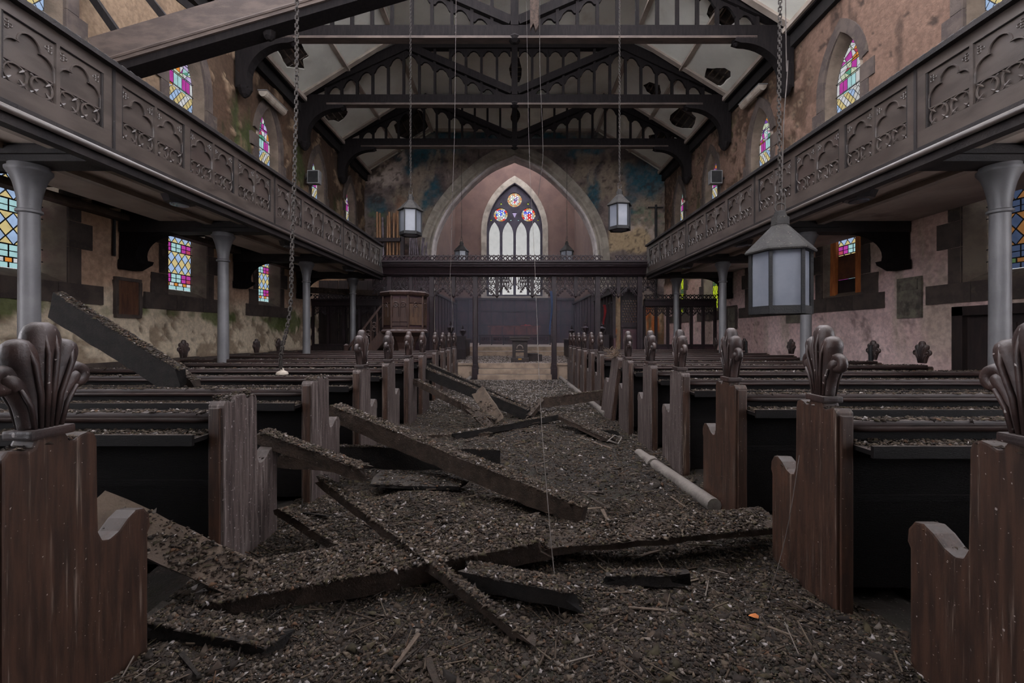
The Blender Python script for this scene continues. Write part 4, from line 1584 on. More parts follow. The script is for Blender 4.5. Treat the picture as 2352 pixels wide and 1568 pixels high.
for s in (-1, 1):
    ys = LEFT_Y if s < 0 else RIGHT_Y
    for k, y in enumerate(ys):
        side = 'left' if s < 0 else 'right'
        lab = NOTE.get((s, k), 'dark wooden pew with carved finial, %s row from the camera in the %s block' % (ROWN[k], side))
        t = thing('pew', lab, 'pew', (s * XA, y, 0), 'rows of pews either side of the aisle')
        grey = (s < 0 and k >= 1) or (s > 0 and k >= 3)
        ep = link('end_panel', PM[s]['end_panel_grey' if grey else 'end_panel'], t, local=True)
        if s > 0 and k == 6:
            ep.matrix_basis = Matrix.Translation((-.05, .02, 0)) @ Matrix.Rotation(math.radians(7), 4, 'Y') @ Matrix.Rotation(math.radians(6), 4, 'Z')
        link('edge_moulding', PM[s]['edge_moulding'], ep, local=True)
        broken = (s < 0 and k in (1, 2)) or (s > 0 and k == 6)
        if not broken:
            fz = .972
            fin = link('finial', FINIAL, t, Matrix.Translation((s * .037, .13, fz)) @ Matrix.Rotation(rng.uniform(-.06, .06), 4, 'Z') @ Matrix.Scale(1.0 + (.02 if k else .0), 4), local=True)
            link('collar', COLLAR, fin, Matrix.Translation((0, 0, -.028)), local=True)
        if not (s < 0 and k in (0, 1, 2)):
            we = link('wall_end', PM[s]['wall_end'], t, local=True)
            hid = (s > 0 and (k < 5 or k == 9)) or (s < 0 and k in (3, 4, 7, 10))
            if not hid:
                f2 = link('finial', FINIAL, we, Matrix.Translation((s * (PEW_W + .03), .14, .89)) @ Matrix.Scale(.88, 4), local=True)
        for nm in ('back_board', 'top_rail', 'rail_bead', 'book_ledge', 'ledge_lip', 'seat', 'seat_riser', 'mid_rail'):
            link(nm, PM[s][nm], t, local=True)
        # droppings on the ledge, rail and seat of the nearer rows
        if k < 7:
            dens = [1400, 1500, 1300, 900, 600, 400, 300][k]
            L = PEW_W - .1
            n1, n2, n3 = dens * (5 if k < 4 else 2), int(dens * 1.3), dens
            pts = []
            xx = nr.random(n1) * L + .08
            clump = fbm(xx * 2.5 + k * 9, xx * 0 + s, 77)
            keep = nr.random(n1) < sstep(.2, .5, clump)
            pts.append(np.stack([s * xx, -.10 + .15 * nr.random(n1), .778 + .012 * nr.random(n1)], 1)[keep])
            xx = nr.random(n2) * L + .08
            pts.append(np.stack([s * xx, .03 + .075 * nr.random(n2), np.full(n2, .874)], 1))
            xx = nr.random(n3) * L + .08
            pts.append(np.stack([s * xx, .14 + .3 * nr.random(n3), np.full(n3, .448)], 1))
            pp = np.concatenate(pts)
            pp = pp + np.array([s * XA, y, 0])
            crumb_obj('droppings', pp, (.005 + .013 * nr.random(len(pp)) ** 2) * (1.0 if k < 4 else 1.3), t)
        if k < 6:
            # litter caught on top of the end panel and the arm
            m = 260 if broken else 120
            a = nr.random(m)
            q = np.stack([s * .075 * nr.random(m), .02 + .24 * a, .924 + .02 * nr.random(m) * (1.6 if broken else .2)], 1)
            a = nr.random(m // 2)
            q2 = np.stack([s * .075 * nr.random(m // 2), .35 + .10 * a, .557 + .042 * a + .004 * nr.random(m // 2)], 1)
            pp = np.concatenate([q, q2]) + np.array([s * XA, y, 0])
            crumb_obj('end_litter', pp, .004 + .007 * nr.random(len(pp)), t)
        if s > 0 and k == 6:
            nb = MB()
            for q in range(70):
                a = rng.random() * 6.28
                r0 = rng.uniform(.02, .1)
                p0 = Vector((XA + .03 + r0 * math.cos(a), y + .12 + r0 * math.sin(a), .92 + rng.random() * .1))
                dd = Vector((rng.uniform(-1, 1), rng.uniform(-1, 1), rng.uniform(-.2, .9))).normalized() * rng.uniform(.06, .13)
                nb.tube([p0, p0 + dd], .0035, 4)
            o = nb.build('bird_nest', 'twig')
            tag(o, 'ragged bird nest of twigs on a broken right pew end', 'nest')

# ------------------------------------------------------------------ rood screen
YS = 12.1
scr = thing('rood_screen', 'openwork carved wooden screen spanning the nave before the chancel', 'screen', (0, YS, 0))
cornice = [(-.12, 2.86), (-.16, 2.92), (-.19, 2.97), (-.24, 3.05), (-.27, 3.09), (-.27, 3.12), (-.31, 3.15), (-.31, 3.19), (-.35, 3.21), (-.35, 3.25), (.2, 3.25), (.2, 3.2), (.14, 3.1), (.12, 2.86)]
MB().prism([(YS + a, b) for a, b in cornice], 'x', -3.60, 3.60).build('cornice', 'screen_wood', scr)
for zb in (2.90, 3.10, 3.17):
    MB().tube([(-3.6, YS - (.16 if zb < 3 else .30), zb), (3.6, YS - (.16 if zb < 3 else .30), zb)], .016, 6).build('roll_moulding', 'screen_wood', scr, smooth=True)
CU = MB()
CU.tube([(-.06, 0, 0), (0, 0, .065), (.06, 0, .13)], .017, 5)
CU.tube([(.06, 0, 0), (0, 0, .065), (-.06, 0, .13)], .017, 5)
CU.box(-.062, .062, -.016, .016, -.006, .012)
CU.box(-.062, .062, -.016, .016, .122, .142)
CU.lathe([(.012, .14), (.014, .15), (.004, .172)], 5)
CU = CU.mesh('cresting_piece', 'screen_wood')
x = -3.54
while x < 3.56:
    if not (2.30 < x < 2.72):
        link('cresting_piece', CU, scr, Matrix.Translation((x, YS - .3, 3.25)))
    x += .124
POST = MB()
POST.box(-.06, .06, -.06, .06, 0, 2.87)
POST.box(-.09, .09, -.09, .09, 0, .32)
POST.prism([(-.09, .32), (.09, .32), (.06, .42), (-.06, .42)], 'y', -.08, .08)
POST.box(-.072, .072, -.072, .072, 1.18, 1.22)
POST.box(-.072, .072, -.072, .072, 2.30, 2.36)
for a in (-1, 1):
    POST.tube([(a * .06, -.06, .42), (a * .06, -.06, 2.3)], .014, 5)
POST = POST.mesh('post', 'screen_wood')
for x in (-3.47, -2.30, -1.09, 1.09, 2.30, 3.47):
    link('post', POST, scr, Matrix.Translation((x, YS, 0)))


def screen_tracery(w, h, rad=.0125):
    mb = MB()

    def T(path, r=rad, sm=3):
        mb.tube([(u, 0, v) for u, v in catmull(path, sm)], r, 5, up=(0, 1, 0))
    m = 2
    sw = w / m
    mb.box(0, w, -.02, .02, -.03, 0)
    for k in range(m):
        c = sw * (k + .5)
        for s in (-1, 1):
            T([(c, -.80 * h), (c + s * .36 * sw, -.62 * h), (c + s * .42 * sw, -.42 * h), (c + s * .2 * sw, -.22 * h), (c, -.03 * h)])
            T([(c + s * .5 * sw, -.04 * h), (c + s * .28 * sw, -.25 * h), (c + s * .1 * sw, -.42 * h), (c, -.5 * h)], rad * .9)
            T([(c + s * .5 * sw, -.5 * h), (c + s * .3 * sw, -.56 * h), (c + s * .12 * sw, -.5 * h)], rad * .8)
            mb.ring((c + s * .22 * sw, 0, -.36 * h), .12 * sw, rad * .75, n=10, k=4)
            mb.ring((c + s * .36 * sw, 0, -.13 * h), .10 * sw, rad * .7, n=8, k=4)
        mb.ring((c, 0, -.16 * h), .13 * sw, rad * .75, n=10, k=4)
        T([(c, -.03 * h), (c, -.82 * h)], rad * .8, 1)
    for k in range(m + 1):
        u = k * sw
        T([(u, -.02 * h), (u, -.6 * h)], rad * .9, 1)
    # cusped lower arch
    lo = [(0, -1.0 * h), (.10 * w, -.86 * h), (.25 * w, -.70 * h), (.40 * w, -.60 * h), (.5 * w, -.54 * h)]
    lo2 = [(w - u, v) for u, v in lo]
    T(lo, rad * 1.2)
    T(lo2, rad * 1.2)
    for u, v in ((.13, -.94), (.24, -.83), (.36, -.74), (.5, -.62)):
        for q in ((u, v), (1 - u, v)):
            mb.ring((q[0] * w, 0, q[1] * h), .038 * w, rad * .9, n=8, k=4)
    T([(0, -.8 * h), (.12 * w, -.66 * h), (.3 * w, -.54 * h)], rad * .8)
    T([(w, -.8 * h), (.88 * w, -.66 * h), (.7 * w, -.54 * h)], rad * .8)
    return mb


ST6 = screen_tracery(.56, .56, .015).mesh('tracery_panel', 'screen_wood')
spans = [(-3.62, -3.53, 0), (-3.41, -2.93, 1), (-2.83, -2.36, 1), (-2.24, -1.74, 1), (-1.65, -1.15, 1), (-1.03, -.53, 1), (-.45, .45, 2), (.53, 1.03, 1), (1.15, 1.65, 1), (1.74, 2.24, 1), (2.36, 2.83, 1), (2.93, 3.41, 1), (3.53, 3.66, 0)]
for a, b, kd in spans:
    if kd == 1:
        link('tracery_panel', ST6, scr, Matrix.Translation((a, YS, 2.87)) @ Matrix.Diagonal(((b - a) / .56, 1, 1, 1)))
# middle bay: tracery half broken away
mb = MB()
for s in (-1, 1):
    sub = screen_tracery(.30, .46)
    for p in sub.v:
        pass
    mb.add(sub, Matrix.Translation((-.45 if s < 0 else .15, YS, 2.87)))
    mb.tube([(s * .03, YS, 2.86), (s * .05, YS, 2.62)], .012, 5)
    mb.tube([(s * .15, YS, 2.8), (s * .11, YS, 2.7), (s * .05, YS, 2.62), (s * .16, YS, 2.55)], .012, 5)
    mb.lathe([(.01, -.03), (.03, 0), (.01, .03)], 6, (s * .11, YS, 2.53))
    mb.tube([(s * .10, YS, 2.86), (s * .105, YS, 2.56)], .01, 5)
mb.build('broken_tracery', 'screen_wood', scr)
PEN = MB().box(-.045, .045, -.045, .045, -.50, 0).lathe([(.0, -.62), (.05, -.55), (.04, -.5)], 6).mesh('pendant', 'screen_wood')
for x in (-2.88, -1.695, -.49, .49, 1.695, 2.88):
    link('pendant', PEN, scr, Matrix.Translation((x, YS, 2.87)))
for x in (-3.47, 3.47):
    s = -1 if x < 0 else 1
    link('tracery_panel', ST6, scr, Matrix.Translation((x if s > 0 else x - .5, YS + .05, 2.87)) @ Matrix.Diagonal((.5 / .56, 1, .9, 1)))

# chancel steps and low plinths beside them
st = thing('chancel_steps', 'three stone steps up to the chancel littered with debris', 'steps', (0, 12.0, 0))
for k in range(3):
    MB().box(-1.02, 1.02, 11.95 + k * .12, 12.4, .15 * k + .003, .15 * (k + 1) - .003).build('step', 'step_stone', st, bevel=.01)
for s in (-1, 1):
    for q, (a, b) in enumerate(((1.16, 2.22), (2.38, 3.40))):
        o = MB().box(s * a, s * b, 12.12, 12.24, 0, .44)
        o.box(s * a, s * b, 12.09, 12.26, .40, .455)
        o = o.build('plinth_panel', 'step_stone', st)
for k, (zc_, y0) in enumerate(((.61, 16.4), (.77, 17.2))):
    o = MB().box(-3.28, 3.28, y0, 25.0, ZC, zc_).build('floor_sanctuary', 'step_stone')
    o['kind'] = 'structure'
xx = nr.random(5000) * 6.4 - 3.2
yy = 12.3 + 4.0 * nr.random(5000)
o = crumb_obj('chancel_litter', np.stack([xx, yy, np.full(5000, ZC + .004)], 1), .012 + .02 * nr.random(5000), palw=np.array([.05, .05, .05, .2, .03, .3, .32, .0]))  # plaster flakes, their pale mix also stands in for light missing here
tag(o, 'pale flakes of fallen plaster strewn over the chancel floor', 'litter', kind='stuff')

# ------------------------------------------------------------------ pulpit
YPU = 11.0
XPU = (930 - VX) * YPU / F
pu = thing('pulpit', 'octagonal carved wooden pulpit raised on a stem with a stair', 'pulpit', (XPU, YPU, 0))
R8 = .53
ROT = math.pi / 8
MB().lathe([(R8 + .04, 2.20), (R8 + .07, 2.23), (R8 + .09, 2.28), (R8 + .06, 2.31), (R8 - .08, 2.31)], 8, (XPU, YPU, 0), ROT).build('top_moulding', 'pulpit_wood', pu)
MB().lathe([(R8 - .03, 1.42), (R8 - .03, 2.21)], 8, (XPU, YPU, 0), ROT).build('drum', 'reredos_wood', pu)
MB().lathe([(.36, 1.18), (.42, 1.22), (R8 - .02, 1.27), (R8 + .05, 1.30), (R8 + .05, 1.34), (R8 + .01, 1.38), (R8 + .01, 1.43)], 8, (XPU, YPU, 0), ROT).build('base_moulding', 'pulpit_wood', pu)
MB().lathe([(.40, 0), (.40, .12), (.30, .16), (.26, .9), (.3, 1.05), (.42, 1.2)], 8, (XPU, YPU, 0), ROT).build('stem', 'pulpit_wood', pu)
for k in range(8):
    a0, a1 = ROT + k * math.pi / 4, ROT + (k + 1) * math.pi / 4
    p0 = Vector((XPU + R8 * math.cos(a0), YPU + R8 * math.sin(a0), 0))
    p1 = Vector((XPU + R8 * math.cos(a1), YPU + R8 * math.sin(a1), 0))
    MB().tube([p0 + Vector((0, 0, 1.42)), p0 + Vector((0, 0, 2.2))], .03, 6).build('corner_shaft', 'pulpit_wood', pu)
    mid = (p0 + p1) / 2
    if mid.y > YPU + .2:
        continue
    d = (p1 - p0).normalized()
    nn = Vector((mid.x - XPU, mid.y - YPU, 0)).normalized()
    front = abs(d.y) < .1

    def slab(u0, u1, z0, z1, th, name, mt):
        q = []
        for off in (0.0, th):
            for u, z in ((u0, z0), (u1, z0), (u1, z1), (u0, z1)):
                q.append(mid + d * u + nn * (off - .02) + Vector((0, 0, z)))
        MB().quadbox(q).build(name, mt, pu)
    hw = .19
    if front:
        slab(-hw, -.01, 1.56, 2.12, .03, 'carved_panel', 'pulpit_wood')
        slab(.01, hw, 1.56, 2.12, .03, 'carved_panel', 'pulpit_wood')
        slab(-.008, .008, 1.46, 2.16, .05, 'mullion', 'pulpit_wood')
        slab(-hw, hw, 1.46, 1.54, .035, 'lower_panel', 'pulpit_wood')
    else:
        slab(-hw + .02, hw - .02, 1.48, 2.0, .03, 'plain_panel', 'pulpit_panel')
        slab(-hw + .02, hw - .02, 2.02, 2.14, .035, 'carved_panel', 'pulpit_wood')
    for sx in (-.09, .09) if front else (0,):
        rg = MB()
        cpt = mid + d * sx + nn * .02 + Vector((0, 0, 1.98))
        pts = [cpt + d * (.06 * math.cos(t)) + Vector((0, 0, .06 * math.sin(t))) for t in [2 * math.pi * i / 10 for i in range(10)]]
        rg.tube(pts, .011, 4, closed=True)
        rg.tube([cpt - d * .08 - Vector((0, 0, .3)), cpt - d * .07 - Vector((0, 0, .06)), cpt, cpt + d * .07 - Vector((0, 0, .06)), cpt + d * .08 - Vector((0, 0, .3))], .011, 4)
        rg.build('carving', 'pulpit_wood', pu)
# stair
S0, S1 = Vector((XPU - 1.42, YPU + .25, .0)), Vector((XPU - .5, YPU + .1, 1.2))
sdir = (S1 - S0)
for k in range(6):
    p = S0 + sdir * ((k + .5) / 6)
    MB().box(p.x - .1, p.x + .1, YPU - .12, YPU + .5, p.z, p.z + .04).build('tread', 'pulpit_wood', pu)
for yo in (-.14, .5):
    MB().bar(Vector((S0.x, YPU + yo, .06)), Vector((S1.x, YPU + yo, 1.26)), .05, .24).build('string', 'pulpit_wood', pu)
    MB().bar(Vector((S0.x, YPU + yo, .86)), Vector((S1.x, YPU + yo, 2.02)), .06, .05).build('handrail', 'pulpit_wood', pu)
    MB().box(S0.x - .05, S0.x + .05, YPU + yo - .05, YPU + yo + .05, 0, .96).build('newel', 'pulpit_wood', pu)
    MB().lathe([(.07, 0), (.08, .02), (.02, .06)], 4, (S0.x, YPU + yo, .96), math.pi / 4).build('newel_cap', 'pulpit_wood', pu)
    for k in range(1, 6):
        t = k / 6
        x = S0.x + (S1.x - S0.x) * t
        MB().box(x - .018, x + .018, YPU + yo - .018, YPU + yo + .018, .06 + 1.2 * t, .86 + 1.16 * t).build('baluster', 'pulpit_wood', pu)
        if k < 5 and yo < 0:
            rg = MB()
            rg.ring((x + .075, YPU + yo, .62 + 1.18 * (t + .08)), .05, .012, n=10, k=4)
            rg.ring((x + .075, YPU + yo, .50 + 1.18 * (t + .08)), .05, .012, n=10, k=4)
            rg.build('fretwork', 'pulpit_wood', pu)

# ------------------------------------------------------------------ chancel furniture
lec = thing('lectern', 'small dark openwork lectern standing at the head of the chancel steps', 'lectern', (.13, 12.75, ZC))
lx, ly = (1194 - VX) * 12.75 / F, 12.75
MB().box(lx - .30, lx + .30, ly - .2, ly + .2, 1.14, 1.2).build('desk_top', 'door_wood', lec, bevel=.01)
MB().box(lx - .27, lx + .27, ly - .18, ly + .18, 1.07, 1.14).build('desk_edge', 'door_wood', lec)
for a in (-1, 1):
    MB().box(lx + a * .17 - .05, lx + a * .17 + .05, ly - .12, ly + .12, ZC + .06, 1.08).build('upright', 'door_wood', lec)
MB().box(lx - .26, lx + .26, ly - .2, ly + .2, ZC, ZC + .12).build('base', 'door_wood', lec, bevel=.01)
MB().box(lx - .16, lx + .16, ly - .15, ly + .1, ZC + .28, ZC + .32).build('shelf', 'door_wood', lec)
MB().box(lx - .05, lx + .05, ly - .205, ly - .2, ZC + .17 - .1, ZC + .21 - .1).build('brass_plate', 'brass', lec)
hl = []
for q in range(9):
    a = math.pi * q / 8
    hl.append(circ((lx + .085 * math.cos(a), .86 + .085 * math.sin(a)), .016, 6)[::-1])
MB().plate([(lx - .13, .80), (lx + .13, .80), (lx + .13, 1.08), (lx - .13, 1.08)], hl, lambda u, v, t: (u, ly - .1 + t, v), 0, .03).build('pierced_panel', 'door_wood', lec)
bn = thing('low_chest', 'low black chest on the chancel floor beside the lectern', 'chest', (.55, 13.0, ZC))
MB().box(.36, .82, 12.95, 13.25, ZC, ZC + .2).build('body', 'door_wood', bn)
MB().box(.33, .70, 12.92, 13.28, ZC + .2, ZC + .24).build('lid', 'door_wood', bn)

SPIKE = MB()
SPIKE.lathe([(.03, 0), (.05, .02), (.035, .05), (.05, .10), (.085, .15), (.09, .19), (.05, .22), (.03, .25), (.045, .28), (.02, .33), (.006, .38)], 8)
for a in range(4):
    t = a * math.pi / 2
    SPIKE.tube([(.03 * math.cos(t), .03 * math.sin(t), .05), (.09 * math.cos(t), .09 * math.sin(t), .13), (.10 * math.cos(t), .10 * math.sin(t), .19), (.07 * math.cos(t), .07 * math.sin(t), .2)], [.02, .022, .02, .012], 6)
SPIKE = SPIKE.mesh('finial', 'screen_wood', smooth=.8)


def stall(x, y, sx, label, top=1.25, L=2.6, scale=1.0, seat=True, ew=.3):
    t = thing('choir_stall', label, 'choir stall', (x, y, ZC), 'choir stalls in the chancel')
    MB().prism([(y - .04, ZC), (y + .04, ZC), (y + .04, top), (y - .04, top)], 'x', x - sx * .10, x + sx * ew).build('end_panel', 'screen_wood', t, bevel=.01)
    link('finial', SPIKE, t, Matrix.Translation((x, y, top)) @ Matrix.Scale(scale, 4))
    MB().box(min(x, x + sx * .06), max(x, x + sx * .06), y, y + L, ZC + .05, top - .12).build('desk_front', 'screen_wood', t)
    MB().box(x - sx * .04, x + sx * min(.28, ew), y, y + L, top - .14, top - .1).build('desk_top', 'pew_wood_grey', t)
    if not seat:
        return t
    MB().box(x + sx * .5, x + sx * .85, y, y + L, ZC + .4, ZC + .45).build('seat', 'screen_wood', t)
    MB().box(x + sx * .85, x + sx * .9, y, y + L, ZC, ZC + .9).build('back', 'screen_wood', t)
    MB().box(x + sx * .36, x + sx * .9, y - .03, y + .03, ZC, ZC + .72).build('seat_end', 'screen_wood', t)
    return t


stall(-1.98, 13.5, -1, 'choir stall with spiked finial, taller one left of the steps', 1.28)
stall(-1.66, 13.95, -1, 'choir stall with spiked finial, nearer the middle on the left', 1.2, 2.2, .9, False, .25)
stall(1.80, 13.7, 1, 'choir stall with spiked finial, nearer the middle on the right', 1.2, 2.2, .9, False, .25)
stall(2.06, 12.7, 1, 'choir stall with the tallest spiked finial, right of the steps', 1.26, .9, 1.0, False)
stall(2.52, 12.55, 1, 'choir stall end with spiked finial close to the right screen post', 1.24, .8, 1.0, False, .2)
ra = thing('altar_rail', 'low panelled communion rail running across the sanctuary', 'rail', (0, 20.0, .77))
MB().box(-1.65, 1.65, 19.95, 20.1, 1.18, 1.24).build('top_rail', 'screen_wood', ra)
for k in range(6):
    x0 = -1.6 + k * .535
    MB().box(x0 + .03, x0 + .5, 20.0, 20.04, .8, 1.16).build('panel', 'reredos_wood', ra)
    MB().box(x0 - .02, x0 + .03, 19.98, 20.08, .77, 1.18).build('post', 'screen_wood', ra)
    for j in (-1, 1):
        MB().ring((x0 + .265 + j * .1, 19.99, 1.05), .06, .014, n=10, k=4).build('carved_ring', 'screen_wood', ra)
MB().box(1.6, 1.66, 19.98, 20.08, .77, 1.18).build('post', 'screen_wood', ra)
al = thing('altar', 'reddish brown panelled altar below the east window', 'altar', (0, 24.0, .77))
MB().box(-1.4, 1.36, 23.6, 24.4, .77, 1.66).build('body', 'altar_wood', al)
MB().box(-1.46, 1.42, 23.55, 24.45, 1.66, 1.73).build('top', 'altar_wood', al)
for k in range(5):
    MB().box(-1.36 + k * .66, -1.30 + k * .66, 23.57, 23.6, .8, 1.66).build('stile', 'reredos_wood', al)
cl = MB()
cl.v = []
xs_ = np.linspace(.32, .98, 12)
for i, xv in enumerate(xs_):
    for yv, dz in ((23.7, .02), (23.85, .07 + .03 * math.sin(i * 1.7)), (24.0, .02)):
        cl.v.append((xv, yv, 1.73 + dz * (1 - abs(i - 5.5) / 7)))
for i in range(11):
    for j in range(2):
        a = i * 3 + j
        cl.f.append((a, a + 1, a + 4, a + 3))
tag(cl.build('red_cloth', 'red_cloth'), 'crumpled red cloth lying on the altar', 'cloth')
rd = thing('reredos', 'dark purple-brown wooden panelling along the chancel east wall', 'panelling', (0, 24.9, .77))
MB().box(-CX, CX, 24.88, 24.98, .77, 3.25).build('boarding', 'reredos_wood', rd)
MB().box(-CX, CX, 24.8, 24.95, 3.22, 3.34).build('cornice', 'screen_wood', rd)
for k in range(11):
    x = -3.3 + k * .66
    MB().box(x - .05, x + .05, 24.83, 24.88, .77, 3.22).build('stile', 'screen_wood', rd)
for zz in (1.75, 2.55):
    MB().box(-CX, CX, 24.84, 24.88, zz, zz + .08).build('rail', 'screen_wood', rd)
for s in (-1, 1):
    p2 = thing('side_panelling', 'dark panelling on the %s chancel wall' % ('left' if s < 0 else 'right'), 'panelling', (s * 3.4, 21, .77))
    MB().box(s * 3.36, s * 3.41, 18.2, 24.8, .77, 2.95).build('boarding', 'reredos_wood', p2)
    MB().box(s * 3.30, s * 3.41, 18.2, 24.8, 2.95, 3.05).build('cornice', 'screen_wood', p2)
    for k in range(8):
        MB().box(s * 3.33, s * 3.36, 18.3 + k * .85, 18.38 + k * .85, .77, 2.95).build('stile', 'screen_wood', p2)

# screen along the right side of the choir
cs = thing('choir_screen', 'slender mullioned choir screen receding behind the right screen posts', 'screen', (2.85, 13.5, ZC))
MB().box(2.78, 2.92, 12.4, 15.6, 2.42, 2.62).build('cornice', 'screen_wood', cs)
MB().box(2.80, 2.90, 12.4, 15.6, 1.15, 1.22).build('rail', 'screen_wood', cs)
MB().box(2.82, 2.88, 12.4, 15.6, ZC, 1.15).build('lower_panel', 'reredos_wood', cs)
k = 0
y = 12.45
while y < 15.6:
    MB().box(2.81, 2.89, y, y + .06, 1.2, 2.45).build('mullion', 'screen_wood', cs)
    if y < 15.2:
        MB().ring((2.85, y + .23, 2.28), .13, .02, 'x', 10, 4).build('fretwork', 'screen_wood', cs)
    y += .42
dn = thing('lattice_door', 'tall dark screen door with pierced lattice behind the right stalls', 'door leaf', (3.3, 12.5, ZC))
hl = []
for i in range(6):
    for j in range(9):
        cx_, cz_ = 3.12 + i * .075 + (.037 if j % 2 else 0), 1.62 + j * .075
        if cx_ < 3.5:
            hl.append([(cx_, cz_ - .028), (cx_ - .024, cz_), (cx_, cz_ + .028), (cx_ + .024, cz_)])
MB().plate([(3.05, ZC), (3.56, ZC), (3.56, 2.6), (3.05, 2.6)], hl, lambda u, v, t: (u, 12.5 + t, v), 0, .05).build('leaf', 'screen_wood', dn)
MB().box(3.10, 3.50, 12.47, 12.5, ZC + .1, 1.4).build('lower_panel', 'reredos_wood', dn)
MB().box(3.05, 3.56, 12.46, 12.52, 1.46, 1.52).build('mid_rail', 'screen_wood', dn)


def aisle_screen(s, label, x0, x1, y, zt):
    t = thing('aisle_screen', label, 'screen', (s * (x0 + x1) / 2, y, 0))
    MB().box(s * x0, s * x1, y - .1, y + .1, zt, zt + .18).build('cornice', 'screen_wood', t)
    MB().box(s * x0, s * x1, y - .13, y + .08, zt + .15, zt + .2).build('cornice_lip', 'screen_wood', t)
    n = 6
    wd = (x1 - x0) / n
    for k in range(n + 1):
        xx_ = x0 + k * wd
        MB().box(s * xx_ - .035, s * xx_ + .035, y - .04, y + .04, 0, zt + .01).build('mullion', 'screen_wood', t)
        if k < n:
            sm = screen_tracery(wd - .07, .28, .009).mesh('tracery_panel', 'screen_wood') if k == 0 else sm
            link('tracery_panel', sm, t, Matrix.Translation((min(s * (xx_ + .035), s * (xx_ + wd - .035)), y, zt + .005)))
    x = x0 + .06
    while x < x1:
        link('cresting_piece', CU, t, Matrix.Translation((s * x, y, zt + .2)) @ Matrix.Scale(.9, 4))
        x += .115
    MB().box(s * x0, s * x1, y - .03, y + .03, .0, .92).build('lower_panel', 'reredos_wood' if s > 0 else 'door_wood', t)
    for k in range(9):
        MB().bar((s * (x0 + .1 + k * (x1 - x0 - .2) / 8), y - .045, .62), (s * (x0 + .1 + k * (x1 - x0 - .2) / 8) + .12, y - .045, .84), .02, .03).build('carved_bar', 'screen_wood', t)
    MB().box(s * x0, s * x1, y - .05, y + .05, .9, .97).build('sill_rail', 'screen_wood', t)
    return t


aisle_screen(1, 'low openwork screen closing the right aisle with stained plaster behind', 3.72, 5.75, 12.5, 2.06)
aisle_screen(-1, 'dark panelled screen closing the left aisle beyond the pulpit stair', 3.2, 5.98, 12.9, 2.1)
bp = thing('aisle_boarding', 'blackened boarding behind the left aisle screen', 'boarding', (-5, 13.4, ZC))
for k in range(9):
    MB().box(-5.98 + k * .30, -5.70 + k * .30, 13.3, 13.34, ZC, 2.9).build('board', 'door_wood', bp)
MB().box(-5.98, -3.2, 13.25, 13.3, 1.35, 1.45).build('rail', 'door_wood', bp)
# fragment of fallen gallery frame behind the left column
fr = thing('broken_frame', 'broken grey ceiling frame sagging behind the third left column', 'frame', (-4.7, 12.6, 2.4))
MB().bar((-6.0, 12.4, 2.52), (-4.0, 12.7, 2.45), .14, .16).build('beam', 'timber_old', fr)
MB().bar((-4.7, 12.5, 2.5), (-4.68, 12.5, 2.85), .1, .1, (0, 1, 0)).build('stub', 'timber_dark', fr)

# organ case and pipes at the left of the arch
og = thing('organ_case', 'dark organ case behind the left end of the screen', 'organ case', (-4.6, 16.5, ZC))
MB().box(-5.5, -3.2, 16.3, 17.2, ZC, 4.15).build('body', 'reredos_wood', og)
MB().box(-5.5, -4.22, 16.2, 16.35, 4.72, 4.85).build('pipe_rail', 'screen_wood', og)
MB().box(-4.26, -4.12, 16.2, 16.35, 4.1, 5.65).build('case_post', 'screen_wood', og)
for k in range(8):
    x = -5.22 + k * .125 + (.02 if k % 3 == 0 else 0)
    h = [5.9, 5.85, 5.7, 5.75, 5.9, 5.85, 5.95, 5.8][k]
    ln = rng.uniform(-.05, .02)
    tag(MB().tube([(x, 16.5, 4.15), (x + ln, 16.52, h)], .042, 10).build('organ_pipe', 'organ_pipe' if k not in (2,) else 'organ_dark', smooth=.8),
        'tan wooden organ pipe standing in the upright rank, %s from the left' % ['first', 'second', 'third', 'fourth', 'fifth', 'sixth', 'seventh', 'eighth'][k], 'organ pipe', 'upright organ pipes')
for k in range(9):
    x = -4.02 + k * .085
    h = 5.5 - k * .09 - rng.random() * .2
    tag(MB().tube([(x, 16.6 + .05 * (k % 3), 4.15), (x + rng.uniform(-.12, .10), 16.6, h)], .03, 8).build('organ_pipe', 'organ_dark', smooth=.8),
        'dull metal organ pipe leaning in a disordered row, %s from the case post' % ['first', 'second', 'third', 'fourth', 'fifth', 'sixth', 'seventh', 'eighth', 'ninth'][k], 'organ pipe', 'disordered metal pipes')

# ------------------------------------------------------------------ lanterns and chains
LR = .205             # lantern body radius (corner)


